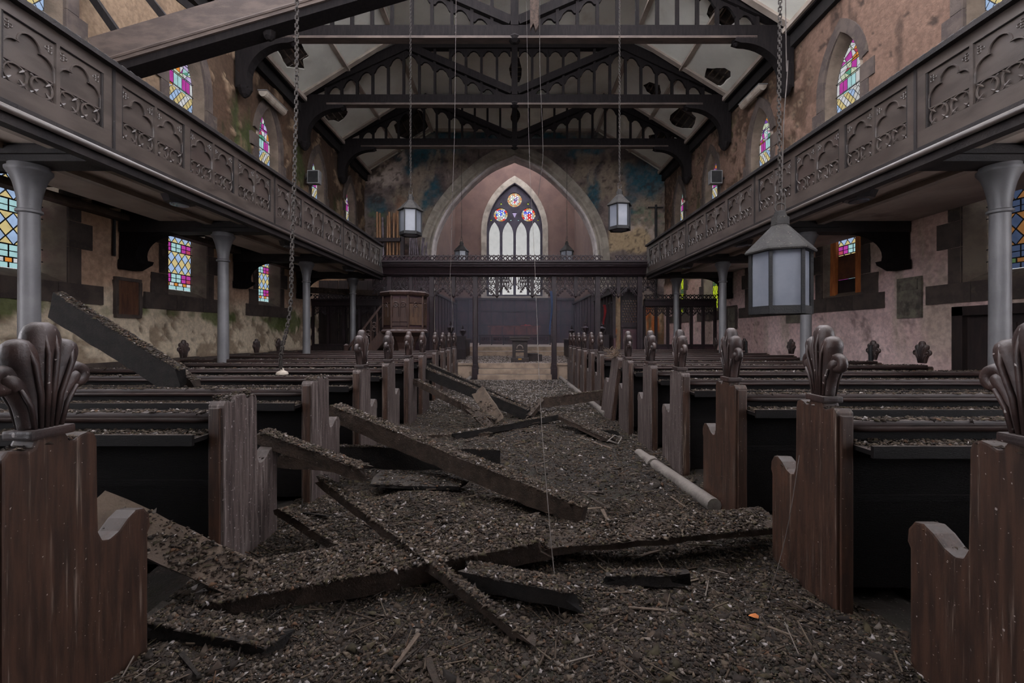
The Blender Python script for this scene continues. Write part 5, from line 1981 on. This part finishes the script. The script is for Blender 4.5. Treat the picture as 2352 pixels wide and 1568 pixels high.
def lantern_meshes():
    d = {}
    rot = 0.0
    H = .475

    def hexp(r, z, k):
        a = rot + k * math.pi / 3
        return Vector((r * math.cos(a), r * math.sin(a), z))
    d['roof'] = MB().lathe([(LR + .035, H - .01), (LR + .04, H), (LR + .03, H + .015), (.06, H + .20), (.058, H + .21)], 6).mesh('roof', 'lantern_roof')
    d['cap'] = MB().lathe([(.062, H + .205), (.062, H + .265), (.045, H + .27), (.04, H + .305), (.015, H + .315)], 6).mesh('cap', 'lantern_roof')
    d['bottom_rim'] = MB().plate([tuple(hexp(LR + .006, 0, k)[:2]) for k in range(6)], [[tuple(hexp(LR - .05, 0, k)[:2]) for k in range(5, -1, -1)]], lambda u, v, t: (u, v, t), 0, .015).mesh('bottom_rim', 'iron')
    rim = MB()
    bars = MB()
    for k in range(6):
        a, b = hexp(LR, 0, k), hexp(LR, 0, k + 1)
        rim.bar(a + Vector((0, 0, .03)), b + Vector((0, 0, .03)), .014, .06)
        bars.bar(a + Vector((0, 0, .0)), a + Vector((0, 0, H)), .022, .022, (0, 1, 0))
    d['rim'] = rim.mesh('rim', 'iron')
    d['corner_bar'] = [MB().bar(hexp(LR, 0, k), hexp(LR, H, k), .022, .022, (0, 1, 0)).mesh('corner_bar', 'iron') for k in range(6)]
    gp = []
    for k in range(6):
        a, b = hexp(LR - .012, .055, k), hexp(LR - .012, .055, k + 1)
        m = MB()
        n = (a + b).normalized()
        n.z = 0
        up = Vector((0, 0, H - .06))
        m.quadbox([a, b, b - n * .006, a - n * .006, a + up, b + up, b + up - n * .006, a + up - n * .006])
        gp.append(m.mesh('glass_pane', 'lantern_glass'))
    d['pane'] = gp
    d['floor_pane'] = MB().lathe([(LR - .05, .006), (LR - .05, .012)], 6).mesh('bottom_glass', 'lantern_glass')
    ring = MB()
    ring.ring((0, 0, H + .34), .035, .007, 'y', 12, 5)
    ring.tube([(-.03, 0, H + .30), (-.032, 0, H + .43)], .005, 5)
    ring.tube([(.03, 0, H + .30), (.032, 0, H + .43)], .005, 5)
    ring.ring((0, 0, H + .44), .035, .006, 'x', 12, 5)
    d['hanger'] = ring.mesh('hanger', 'chain_iron')
    return d


LM = lantern_meshes()


def chain_mesh(pts, link_len=.045, r=.0045):
    mb = MB()
    pts = [Vector(p) for p in pts]
    seg = [(a, b) for a, b in zip(pts[:-1], pts[1:])]
    k = 0
    carry = 0.0
    for a, b in seg:
        L = (b - a).length
        t = (b - a).normalized()
        n = max(1, int(round(L / (link_len * .72))))
        side = t.orthogonal().normalized()
        oth = t.cross(side)
        for i in range(n):
            c = a + t * (L * (i + .5) / n)
            u = side if k % 2 else oth
            h, w = link_len * .5, link_len * .26
            lp = [c + t * h + u * 0, c + t * (h * .7) + u * w, c - t * (h * .7) + u * w, c - t * h, c - t * (h * .7) - u * w, c + t * (h * .7) - u * w]
            mb.tube(lp, r, 4, closed=True)
            k += 1
    return mb.mesh('chain', 'chain_iron')


def lantern(x, y, z, rz, label, ztop, chain_pts=None, lk=.045, sc=1.0):
    t = thing('hanging_lantern', label, 'lantern', (x, y, z), 'hexagonal hanging lanterns')
    M = Matrix.Rotation(rz, 4, 'Z') @ Matrix.Scale(sc, 4)
    for nm in ('roof', 'cap', 'rim', 'bottom_rim', 'hanger'):
        link(nm, LM[nm], t, M, local=True)
    link('bottom_glass', LM['floor_pane'], t, M, local=True)
    for k in range(6):
        link('corner_bar', LM['corner_bar'][k], t, M, local=True)
        link('glass_pane', LM['pane'][k], t, M, local=True)
    cp = chain_pts or [(x, y, z + .95 * sc), (x, y, ztop)]
    link('chain', chain_mesh(cp, lk), t)
    return t


d = 3.32
p = P(1792, 722, d)
lantern(p.x, p.y, p.z, -.32, 'large hexagonal lantern hanging nearest the camera on the right', 9,
        [(p.x, p.y, p.z + .95), (p.x - .01, p.y, p.z + 1.6), (p.x + .0, p.y, p.z + 2.4), (p.x + .01, p.y, p.z + 3.4), (p.x, p.y, 8.4)], .04)
MB_ = MB().tube(catmull([(p.x + .02, p.y - .01, 8.4), (p.x + .03, p.y - .02, p.z + 2.3), (p.x + .045, p.y - .02, p.z + 1.9), (p.x + .02, p.y - .01, p.z + 1.45), (p.x + .01, p.y, p.z + .8)], 8), .004, 5).build('lantern_cable', 'cord')
tag(MB_, 'thin grey cable beside the chain of the big lantern', 'cable')
p = P(943, 541, 9.15)
lantern(p.x, p.y, p.z, .2, 'hexagonal lantern on a long chain left of the pointed arch', 9.5, lk=.06, sc=1.1)
p = P(1423, 529, 9.15)
lantern(p.x, p.y, p.z, .1, 'hexagonal lantern on a long chain right of the pointed arch', 9.5, lk=.06, sc=1.1)
p = P(1060, 612, 15.6)
lantern(p.x, p.y, p.z, .3, 'small far lantern left of the east window behind the screen cresting', 9.44, lk=.07, sc=1.15)
p = P(1302, 612, 15.6)
lantern(p.x, p.y, p.z, .3, 'small far lantern right of the east window behind the screen cresting', 9.44, lk=.07, sc=1.15)

# slack chain that lost its lantern, lying on the left pews
lc = thing('loose_chain', 'long rusty chain without lantern drooping onto the left pews', 'chain', tuple(P(648, 858, 4.05)))
cp = [P(682, -60, 4.05), P(681, 200, 4.05), P(676, 420, 4.05), P(671, 560, 4.05), P(668, 690, 4.05), P(660, 750, 4.05), P(650, 790, 4.05), P(644, 830, 4.06), P(647, 850, 4.08)]
link('chain', chain_mesh(catmull([tuple(q) for q in cp], 6), .05, .006), lc)
q = P(648, 858, 4.08)
MB().lathe([(.055, 0), (.05, .02), (.02, .035), (.01, .06)], 10, (q.x, q.y, .878)).build('ceiling_rose', 'white_enamel', lc, smooth=.7)


def wire(pix, r, label, name='dangling_wire', cat='wire', mat='cord', knots=()):
    pts = catmull([tuple(P(*q)) for q in pix], 8)
    t = thing(name, label, cat, pts[-1])
    MB().tube(pts, r, 5).build('strand', mat, t)
    for k, qq in enumerate(knots):
        c = P(*qq)
        MB().lathe([(.2, -1), (.9, -.4), (1, .2), (.3, 1)], 6).build('knot', mat, t).matrix_basis = Matrix.Translation(c) @ Matrix.Scale(r * 2.6, 4)
    return t


wire([(1207, -40, 9.2), (1210, 60, 9.0), (1215, 330, 7.0), (1228, 600, 4.8), (1240, 900, 3.0), (1262, 1200, 2.2), (1280, 1370, 1.95), (1300, 1500, 1.80)], .0022,
     'long pale cord falling from the roof to the near aisle floor', knots=[(1283, 1385, 1.93), (1291, 1420, 1.9), (1300, 1480, 1.82)])
wire([(1240, -30, 9.2), (1240, 150, 9.2), (1246, 300, 9.2), (1247, 360, 9.2), (1240, 420, 9.2), (1236, 450, 9.2)], .006, 'dark curling cable hanging beside the king post', mat='chain_iron')
wire([(1048, -60, 8.9), (1046, 150, 8.9), (1044, 300, 8.9), (1041, 400, 8.9), (1039, 470, 8.9), (1036, 590, 8.9), (1034, 640, 8.9), (1040, 720, 8.9), (1037, 760, 8.9)], .005,
     'dusty cobwebbed cord hanging left of centre across the arch', knots=[(1046, 40, 8.9), (1046, 75, 8.9), (1045, 215, 8.9), (1039, 440, 8.9), (1038, 500, 8.9), (1037, 525, 8.9)])
wire([(1836, 1045, 1.85), (1815, 1180, 1.82), (1790, 1290, 1.8), (1755, 1400, 1.77), (1725, 1470, 1.75)], .0014, 'fine strand trailing from the second right pew to the floor')
wire([(1058, 900, 5.6), (1062, 960, 5.6), (1070, 1010, 5.4)], .004, 'short wire loop dangling by the fallen timbers on the left', mat='chain_iron')

# ------------------------------------------------------------------ fittings on walls and soffits
def soffit_lamp(px, py, s, label):
    x = s * (XG + .35)
    y = abs(x) * F / abs(px - VX)
    t = thing('soffit_lamp', label, 'lamp', (x, y, 2.96), 'bulkhead lamps under the galleries')
    MB().lathe([(.10, -.13), (.15, -.12), (.19, -.02), (.2, .02)], 8, (x, y, 2.94)).build('housing', 'black_enamel', t)
    MB().lathe([(.095, -.142), (.10, -.13)], 16, (x, y, 2.94)).build('lens', 'lens', t)


soffit_lamp(413, 457, -1, 'black bulkhead lamp under the left gallery, nearest')
soffit_lamp(665, 570, -1, 'black bulkhead lamp under the left gallery, second along')
soffit_lamp(803, 620, -1, 'black bulkhead lamp under the left gallery, last before the screen')
soffit_lamp(1972, 460, 1, 'black bulkhead lamp under the right gallery, nearest')
soffit_lamp(1705, 565, 1, 'black bulkhead lamp under the right gallery, second along')
soffit_lamp(1575, 622, 1, 'black bulkhead lamp under the right gallery, last before the screen')
for s, pxs, lab in ((-1, 722, 'grey loudspeaker box on the left upper wall'), (1, 1643, 'grey loudspeaker box on the right upper wall')):
    x = s * 5.72
    y = 5.72 * F / abs(pxs - VX)
    z = EYE + (VY - 408) * y / F
    t = thing('loudspeaker', lab, 'loudspeaker', (x, y, z))
    MB().box(x - .17, x + .17, y - .09, y + .09, z - .19, z + .19).build('cabinet', 'grey_plastic', t, bevel=.02)
    MB().box(x - .14, x + .14, y - .10, y - .09, z - .16, z + .16).build('grille', 'iron', t)
    MB().bar((x, y, z), (s * 6.0, y + .05, z), .04, .04).build('bracket', 'iron', t)
for s, pxs, py, lab in ((1, 1728, 218, 'white trough-shaped wall uplighter high on the right wall'), (-1, 628, 232, 'white trough-shaped wall uplighter high on the left wall')):
    x = s * 5.85
    y = 5.85 * F / abs(pxs - VX)
    z = EYE + (VY - py) * y / F
    t = thing('wall_uplighter', lab, 'lamp', (x, y, z))
    prof = []
    for i in range(9):
        a = math.pi * i / 8
        prof.append((-.10 * math.cos(a), -.13 * math.sin(a)))
    hs = MB().prism([(x + u, z + v) for u, v in prof], 'y', y - .45, y + .45)
    hs.build('trough', 'white_enamel', t)
    MB().box(x - .11, x + .11, y - .47, y + .47, z, z + .02).build('rim', 'grey_plastic', t)
    MB().box(min(x, s * 6.0), max(x, s * 6.0), y - .05, y + .05, z - .05, z).build('bracket', 'iron', t)


def tablet(s, x0, x1, y0, y1, label, mat, frame, name='wall_tablet'):
    d0, d1 = sorted((XW * F / abs(x0 - VX), XW * F / abs(x1 - VX)))
    dm = (d0 + d1) / 2
    z0, z1 = EYE + (VY - y1) * dm / F, EYE + (VY - y0) * dm / F
    t = thing(name, label, 'plaque', (s * XW, dm, z0))
    MB().box(s * (XW - .03), s * (XW + .02), d0, d1, z0, z1).build('plate', mat, t)
    if frame:
        for a in ((d0 - .04, d1 + .04, z0 - .05, z0), (d0 - .04, d1 + .04, z1, z1 + .05), (d0 - .05, d0, z0, z1), (d1, d1 + .05, z0, z1)):
            MB().box(s * (XW - .05), s * (XW + .02), *a).build('frame', frame, t)
    else:
        MB().box(s * (XW - .045), s * (XW - .03), d0 + .05, d1 - .05, z0 + (z1 - z0) * .68, z1 - .04).build('upper_block', mat, t)


tablet(-1, 266, 314, 646, 722, 'framed brown wooden panel on the left wall', 'tablet_wood', 'stone_dark')
tablet(1, 2064, 2120, 637, 730, 'large weathered stone tablet on the pink right wall', 'tablet_stone', None)
tablet(1, 1674, 1692, 706, 752, 'small dark carved tablet on the far right wall', 'tablet_stone', 'stone_dark')
tablet(1, 1808, 1842, 712, 742, 'bare grey stone patch below the big lantern', 'tablet_stone', None)

dr = thing('door_1', None, None, (XW, 5.4, 0), kind='structure')
MB().box(XW - .05, XW + .02, 4.5, 5.72, 0, 1.50).build('leaf', 'door_wood', dr)
for a in ((4.4, 4.52, 0, 1.62), (5.72, 5.86, 0, 1.62), (4.4, 5.86, 1.50, 1.62)):
    MB().box(XW - .12, XW + .02, *a).build('frame', 'door_wood', dr)
for a, b in ((4.6, 5.05), (5.15, 5.6)):
    MB().box(XW - .065, XW - .05, a, b, .2, .7).build('leaf_panel', 'tablet_wood', dr)
    MB().box(XW - .065, XW - .05, a, b, .8, 1.4).build('leaf_panel', 'door_wood', dr)
bb = thing('baseboard_left', None, None, (-XW, 8, 0), kind='structure')
for k in range(12):
    MB().box(-XW - .02, -XW + .08 - .01 * (k % 3), 2.6 + k * .8, 3.38 + k * .8, 0, .84 - .02 * (k % 2)).build('stone', 'stone_dark', bb)
dp = thing('downpipe', 'thin dark rod hanging on the left wall under the gallery', 'rod', (-5.95, 6.47, 2.4))
MB().tube([(-5.95, 6.47, 2.42), (-5.95, 6.47, 3.05)], .02, 6).build('rod', 'iron', dp)
dr2 = thing('rainwater_pipe', 'dark downpipe with brackets in the far right corner', 'pipe', (5.7, 17.2, ZC))
MB().tube([(5.62, 17.3, ZC), (5.62, 17.3, 6.4)], .05, 8).build('pipe', 'iron', dr2)
MB().bar((5.3, 17.3, 6.3), (5.9, 17.3, 6.3), .04, .04).build('bracket', 'iron', dr2)
for s, pxs in ((1, 2000), (1, 1714)):
    x = 5.1
    y = x * F / abs(pxs - VX)
    tag(MB().tube([(x, y, 0), (x, y, 1.10)], .028, 8).build('pipe_stub', 'iron', smooth=.8), 'upright iron pipe stub between the right wall finials, %s' % ('nearer' if pxs == 2000 else 'farther'), 'pipe', 'pipe stubs')

# heating pipes along the aisle edges
hp = thing('heating_pipe', 'grey iron heating pipe with collars along the right side of the aisle', 'pipe', (1.25, 4, 0))
for a, b in ((2.92, 4.35), (6.4, 12.0)):
    za = bedz(1.3, a) + .035
    MB().tube([(1.34, a, za), (1.24 if a < 5 else 1.26, b, .06)], .05, 12).build('pipe', 'pipe_iron', hp, smooth=.8)
for y in (3.98, 8.2, 10.4):
    MB().tube([(1.26, y - .05, .065), (1.26, y + .05, .065)], .068, 12).build('collar', 'pipe_iron', hp, smooth=.8)
hp2 = thing('heating_pipe', 'grey iron heating pipe along the far left side of the aisle', 'pipe', (-1.2, 11, 0))
MB().tube([(-1.22, 9.4, .06), (-1.22, 12.0, .06)], .05, 12).build('pipe', 'pipe_iron', hp2, smooth=.8)
MB().tube([(-1.22, 11.1, .06), (-1.22, 11.2, .06)], .068, 12).build('collar', 'pipe_iron', hp2, smooth=.8)


# ------------------------------------------------------------------ fallen timbers
def timber(p0, p1, w, h, mat, label, litter=600, seed=0, name='fallen_timber', roll=0.0, broken=(True, True), csize=1.0, taper=1.0, cat='timber', jit=.006):
    p0, p1 = Vector(p0), Vector(p1)
    r = random.Random(seed + 100)
    t = (p1 - p0)
    L = t.length
    t.normalize()
    sd = t.cross(Vector((0, 0, 1))).normalized()
    up = sd.cross(t)
    Rm = Matrix.Rotation(roll, 3, t)
    sd, up = Rm @ sd, Rm @ up
    n = max(4, int(L / .09))
    mb = MB()
    ring = [(-1, -1), (0, -1), (1, -1), (1, 0), (1, 1), (0, 1), (-1, 1), (-1, 0)]
    for i in range(n + 1):
        c = p0 + t * (L * i / n)
        k = 1 - (1 - taper) * i / n
        for a, b in ring:
            e = 0
            if broken[0] and i == 0:
                e = r.uniform(-.05, .05)
            if broken[1] and i == n:
                e = r.uniform(-.06, .06)
            mb.v.append(tuple(c + sd * (a * w / 2 * k + r.uniform(-jit, jit)) + up * (b * h / 2 * k + r.uniform(-jit, jit)) + t * e))
    for i in range(n):
        for k in range(8):
            k2 = (k + 1) % 8
            mb.f.append((i * 8 + k, i * 8 + k2, (i + 1) * 8 + k2, (i + 1) * 8 + k))
    mb.f.append(tuple(range(7, -1, -1)))
    mb.f.append(tuple(n * 8 + k for k in range(8)))
    o = thing(name, label, cat, tuple(p0 if p0.z < p1.z else p1))
    mb.build('beam', mat, o, smooth=.5)
    if litter:
        litter = int(litter * 1.7)
        q = nr.random((litter, 2))
        if up.z < 0:
            up2 = -up
        else:
            up2 = up
        hh = h
        ww = w
        if abs(sd.z) * h > abs(up2.z) * w:
            up2, hh, ww = (sd if sd.z > 0 else -sd), w, h
            sd2 = up
        else:
            sd2 = sd
        if mat == 'timber_pale':
            q[:, 0] = 1 - .75 * q[:, 0] ** 1.6
        pts = np.array(p0)[None] + np.array(t)[None] * (q[:, :1] * L) + np.array(sd2)[None] * ((q[:, 1:] - .5) * ww * 1.02) + np.array(up2)[None] * (hh / 2)
        pts[:, 2] += .003
        crumb_obj('litter', pts, (.005 + .014 * nr.random(litter) ** 1.6) * csize, o)
    return o


def G(px, d, dz=.03):
    """Point lying on the rubble under image column px at distance d."""
    x = (px - VX) * d / F
    return Vector((x, d, bedz(min(max(x, -1.7), 1.7), d) + dz))


timber(P(128, 700, 3.35), P(415, 878, 3.15), .07, .21, 'timber_dark', 'broad dark plank slanting up from the left pew backs', 500, 1, broken=(False, True), roll=.15)
timber(P(300, 780, 3.75), P(448, 882, 3.28), .06, .07, 'timber_old', 'thin crumbling batten beside the slanting dark plank', 260, 2)
timber(P(768, 945, 3.72), G(1342, 2.78, .05), .13, .13, 'timber_old', 'long straight beam sloping from the left pews to the middle of the aisle', 1800, 3, broken=(False, False))
timber((-1.62, 3.62, .24), (-.12, 3.62, .21), .06, .18, 'timber_dark', 'board on edge lying crosswise under the long sloping beam', 500, 4, broken=(False, False))
timber(P(735, 1100, 2.58), G(1212, 1.73, .02), .05, .045, 'timber_old', 'narrow mossy batten slanting down to the near aisle floor', 900, 5)
timber(P(205, 1165, 1.84), G(600, 1.96, .05), .15, .035, 'timber_pale', 'pale tan board sloping down behind the front left pew', 420, 6, broken=(False, True), roll=.8)
timber((-1.36, 1.93, .09), (.14, 2.27, .20), .22, .11, 'timber_old', 'thick moss-covered beam lying across the near aisle', 4200, 7, csize=1.1, roll=.25)
timber((.08, 2.28, .17), (1.46, 2.47, .20), .19, .035, 'timber_old', 'flat board bridging the aisle to the second right pew', 1500, 8, broken=(True, False), roll=.2)
timber((-.22, 2.02, .14), (.27, 1.94, .09), .11, .07, 'timber_dark', 'short mossy stub of beam in the near aisle', 500, 9)
timber(P(600, 1000, 2.55), P(832, 1085, 2.5), .09, .07, 'timber_old', 'mossy batten leaning beside the second left pew end', 600, 10)
timber(P(650, 1055, 2.75), P(770, 1065, 2.8), .08, .08, 'timber_old', 'short mossy rail resting behind the second left pew', 300, 11)
timber(P(965, 850, 6.9), G(1212, 6.2, .07), .12, .15, 'timber_dark', 'heavy beam sloping from the far left pews down to the aisle', 500, 12, broken=(False, False), csize=1.5)
timber(P(985, 838, 7.2), G(1235, 6.5, .04), .08, .06, 'timber_dark', 'thin rail sloping behind the heavy far beam', 200, 13, csize=1.5)
timber(P(955, 876, 6.0), G(1135, 5.5, .03), .09, .08, 'timber_old', 'rough pole sloping in front of the heavy far beam', 300, 14, csize=1.4)
timber(P(1098, 898, 5.95), G(1142, 5.55, .05), .20, .03, 'timber_pale', 'wide pale board propped on the heavy far beam', 60, 15, roll=1.1, csize=1.3)
timber(P(1070, 930, 5.7), G(1128, 5.25, .03), .10, .03, 'timber_old', 'narrow splintered board leaning left of the wide pale board', 60, 16, roll=.6, csize=1.3)
timber(G(1237, 6.9, .12), P(1398, 905, 6.9), .06, .15, 'timber_old', 'plank on edge running to the leaning right pew end', 250, 17, csize=1.5)
timber(G(1212, 6.1, .05), P(1243, 922, 6.5), .09, .06, 'timber_old', 'short block standing in the middle of the aisle', 40, 18, csize=1.3)
timber(P(1287, 955, 5.5), G(1402, 4.75, .04), .13, .05, 'timber_old', 'splintered plank pointing to the fifth right pew', 200, 19, csize=1.3)
timber(G(1045, 4.75, .03), G(1298, 5.75, .10), .08, .07, 'timber_dark', 'long low plank crossing the middle of the aisle', 250, 20, csize=1.3)
timber(G(985, 4.95, .02), G(1125, 4.95, .03), .12, .04, 'timber_old', 'short flat board on the rubble at the left of the aisle', 150, 21, csize=1.3)
timber(G(1320, 5.15, .03), G(1412, 5.15, .05), .08, .06, 'timber_dark', 'short rail at the foot of the sixth right pew', 80, 22, csize=1.3)
timber(G(870, 3.15, .10), G(1065, 3.2, .08), .30, .025, 'timber_dark', 'dark flat panel fragment below the board on edge', 250, 23, csize=1.1)
timber(G(1400, 2.12, .02), G(1560, 2.02, .05), .06, .05, 'timber_dark', 'dark offcut under the board bridging the aisle', 120, 24)
timber(G(1410, 2.72, .02), G(1436, 2.70, .02), .07, .05, 'timber_old', 'small square wood block on the aisle floor', 10, 25, name='wood_block', cat='block')
timber(G(650, 2.35, .2), G(790, 2.2, .08), .05, .05, 'timber_old', 'mossy stick leaning at the foot of the second left pew', 200, 26)
timber(G(360, 1.78, .04), G(640, 1.70, .02), .12, .06, 'timber_dark', 'mossy slab beneath the pale tan board', 700, 27)

# small splinters scattered over the rubble
SPL = [MB().quadbox([(-.5, -.05, 0), (.5, -.03, 0), (.48, .04, .0), (-.5, .05, 0), (-.5, -.05, .05), (.46, -.02, .05), (.5, .03, .05), (-.47, .05, .06)]).mesh('splinter', m) for m in ('timber_old', 'timber_pale', 'timber_dark')]
for k in range(120):
    y = 1.5 + 9.5 * rng.random() ** 1.3
    x = rng.uniform(-1.25, 1.25)
    L = rng.uniform(.05, .22) * (1 + y * .05)
    o = link('splinter', SPL[k % 3])
    o.matrix_basis = Matrix.Translation((x, y, bedz(x, y) + .008)) @ Matrix.Rotation(rng.uniform(0, 6.28), 4, 'Z') @ Matrix.Rotation(rng.uniform(-.15, .15), 4, 'Y') @ Matrix.Diagonal((L, L * rng.uniform(.4, 1.3), L * .5, 1))
    tag(o, 'small splinter of broken wood lying loose on the aisle rubble', 'splinter', 'loose splinters on the aisle rubble')
lf = MB()
for i in range(7):
    a = 2 * math.pi * i / 7
    lf.v.append((.022 * math.cos(a), .015 * math.sin(a), .004 * math.sin(2 * a)))
lf.v.append((0, 0, .009))
for i in range(7):
    lf.f.append((i, (i + 1) % 7, 7))
o = lf.build('dead_leaf', 'orange_wood')
q = G(1731, 1.83, .015)
o.location = q
tag(o, 'curled orange dead leaf on the near aisle floor', 'leaf')
wr = MB().tube([tuple(G(u, v, .03 + w)) for u, v, w in ((1395, 4.7, 0), (1412, 4.75, .06), (1428, 4.7, .04), (1420, 4.6, 0), (1400, 4.62, .02), (1395, 4.7, 0))], .008, 5).build('bent_wire', 'pipe_iron')
tag(wr, 'bent square of wire on the floor by the fifth right pew', 'wire')
rb = MB()
for (nm_, x_, y_, za, zb, w_, mt_, lb_) in (('blue_ribbon', 1.0, 12.0, 1.25, 2.45, .035, 'blue_cloth', 'strip of blue cloth hanging on the right middle screen post'),
                                           ('red_pennant', 2.72, 13.2, 1.55, 2.15, .045, 'red_cloth', 'torn red cloth hanging by the choir screen')):
    m_ = MB()
    n_ = 10
    for i_ in range(n_ + 1):
        t_ = i_ / n_
        z_ = zb + (za - zb) * t_
        o_ = .03 * math.sin(5 * t_)
        k_ = w_ * (1 - .5 * t_)
        m_.v += [(x_ - k_ + o_, y_, z_), (x_ + k_ + o_, y_ + .012, z_)]
    for i_ in range(n_):
        a_ = 2 * i_
        m_.f.append((a_, a_ + 1, a_ + 3, a_ + 2))
    tag(m_.build(nm_, mt_), lb_, 'cloth')
hoop = MB()
hq = P(1012, 968, 5.2)
hoop.ring(tuple(hq), .09, .006, 'y', 20, 5)
tag(hoop.build('wire_hoop', 'chain_iron'), 'small wire hoop standing among the far left timbers', 'hoop')

# ------------------------------------------------------------------ litter over the aisle
def scatter(n, y0, y1, smin, smax, name, label, pw=1.0, palw=PALW):
    y = y0 + (y1 - y0) * nr.random(n) ** pw
    x = nr.uniform(-1.55, 1.55, n)
    z = bed(x, y)
    s = smin + (smax - smin) * nr.random(n) ** 2.5
    o = crumb_obj(name, np.stack([x, y, z], 1), s, lift=.002, palw=palw)
    tag(o, label, 'litter', kind='stuff')


scatter(80000, 1.25, 3.2, .004, .018, 'droppings_litter', 'carpet of small brown and whitish droppings on the near aisle', 1.1)
scatter(22000, 3.0, 7.0, .007, .024, 'rotten_litter', 'broken bits of rotten plaster and wood in the middle of the aisle', 1.0)
scatter(20000, 6.6, 12.0, .010, .03, 'pale_litter', 'pale flakes strewn over the far end of the aisle', .9, np.array([.06, .08, .05, .2, .04, .3, .27, .0]))  # pale flakes, lightened and thickened to stand in for missing east light
scatter(420, 1.3, 5.0, .014, .026, 'feather_litter', 'scattered whitish feathers and shell flakes on the rubble', 1.0, np.array([0, 0, 0, .2, 0, .6, .2, 0]))
scatter(2600, 1.3, 6.0, .02, .042, 'clod_litter', 'larger dark clods of rotted plaster and moss on the aisle', 1.0, np.array([.3, .2, .3, .05, .15, .0, .0, .0]))
# straws and twigs tangled in the rubble
nt = 1800
ty = 1.3 + 6.5 * nr.random(nt) ** 1.2
tx = nr.uniform(-1.45, 1.45, nt)
tz = bed(tx, ty) + .006 + .02 * nr.random(nt)
ta = nr.random(nt) * 6.283
tl = (.012 + .05 * nr.random(nt) ** 2) * (1 + .15 * ty)
tr = .0016 + .0028 * nr.random(nt)
dx, dy, dz = np.cos(ta) * tl, np.sin(ta) * tl, (nr.random(nt) - .4) * tl * .5
qx, qy = -np.sin(ta) * tr, np.cos(ta) * tr
c0 = np.stack([tx - dx, ty - dy, tz - dz], 1)
c1 = np.stack([tx + dx, ty + dy, tz + dz], 1)
sd_ = np.stack([qx, qy, np.zeros(nt)], 1)
up_ = np.stack([np.zeros(nt), np.zeros(nt), tr * 1.4], 1)
VV = np.stack([c0 - sd_, c0 + sd_, c0 + up_, c1 - sd_, c1 + sd_, c1 + up_], 1).reshape(-1, 3)
TT = (np.arange(nt)[:, None, None] * 6 + np.array([[0, 3, 5, 2], [1, 2, 5, 4], [0, 1, 4, 3]])[None]).reshape(-1, 4)
o = link('twig_litter', np_mesh('twig_litter', VV, TT, 'litter', np.repeat(PAL[nr.choice(8, nt, p=np.array([.2, .25, .2, .2, .1, .03, .0, .02]))], 6, 0)))
tag(o, 'straws and thin twigs tangled through the aisle rubble', 'twigs', kind='stuff')
for s in (-1, 1):
    n = 9000
    x = s * (1.4 + 2.2 * nr.random(n))
    y = .9 + 3.6 * nr.random(n)
    o = crumb_obj('pew_floor_litter', np.stack([x, y, np.full(n, .003)], 1), .006 + .014 * nr.random(n) ** 2)
    tag(o, 'litter on the floor between the %s pews' % ('left' if s < 0 else 'right'), 'litter', kind='stuff')

# ------------------------------------------------------------------ added volume imitating lens glare: haze in the choir and chancel
hz = NT('haze_volume')
for n_ in list(hz.t.nodes):
    if n_.type == 'BSDF_PRINCIPLED':
        hz.t.nodes.remove(n_)
vs = hz.n('ShaderNodeVolumeScatter')
vs.inputs['Color'].default_value = (0.70, 0.76, 1.0, 1)
tcz = hz.n('ShaderNodeTexCoord')
sz = hz.n('ShaderNodeSeparateXYZ')
hz.l(tcz.outputs['Object'], sz.inputs[0])
mrz = hz.n('ShaderNodeMapRange')
mrz.interpolation_type = 'SMOOTHSTEP'
for i_, v_ in enumerate((2.2, 5.5, 0.014, 0.0005)):
    mrz.inputs[i_ + 1].default_value = v_
hz.l(sz.outputs['Z'], mrz.inputs['Value'])
hz.l(mrz.outputs['Result'], vs.inputs['Density'])
vs.inputs['Anisotropy'].default_value = 0.3
hz.l(vs.outputs[0], hz.out.inputs['Volume'])
MATS['haze_volume'] = hz.m
o = MB().box(-3.2, 3.2, 12.45, 24.75, 0.8, 9.0).build('haze', 'haze_volume')
tag(o, 'bluish dusty haze hanging in the chancel beyond the screen', 'haze', kind='stuff')
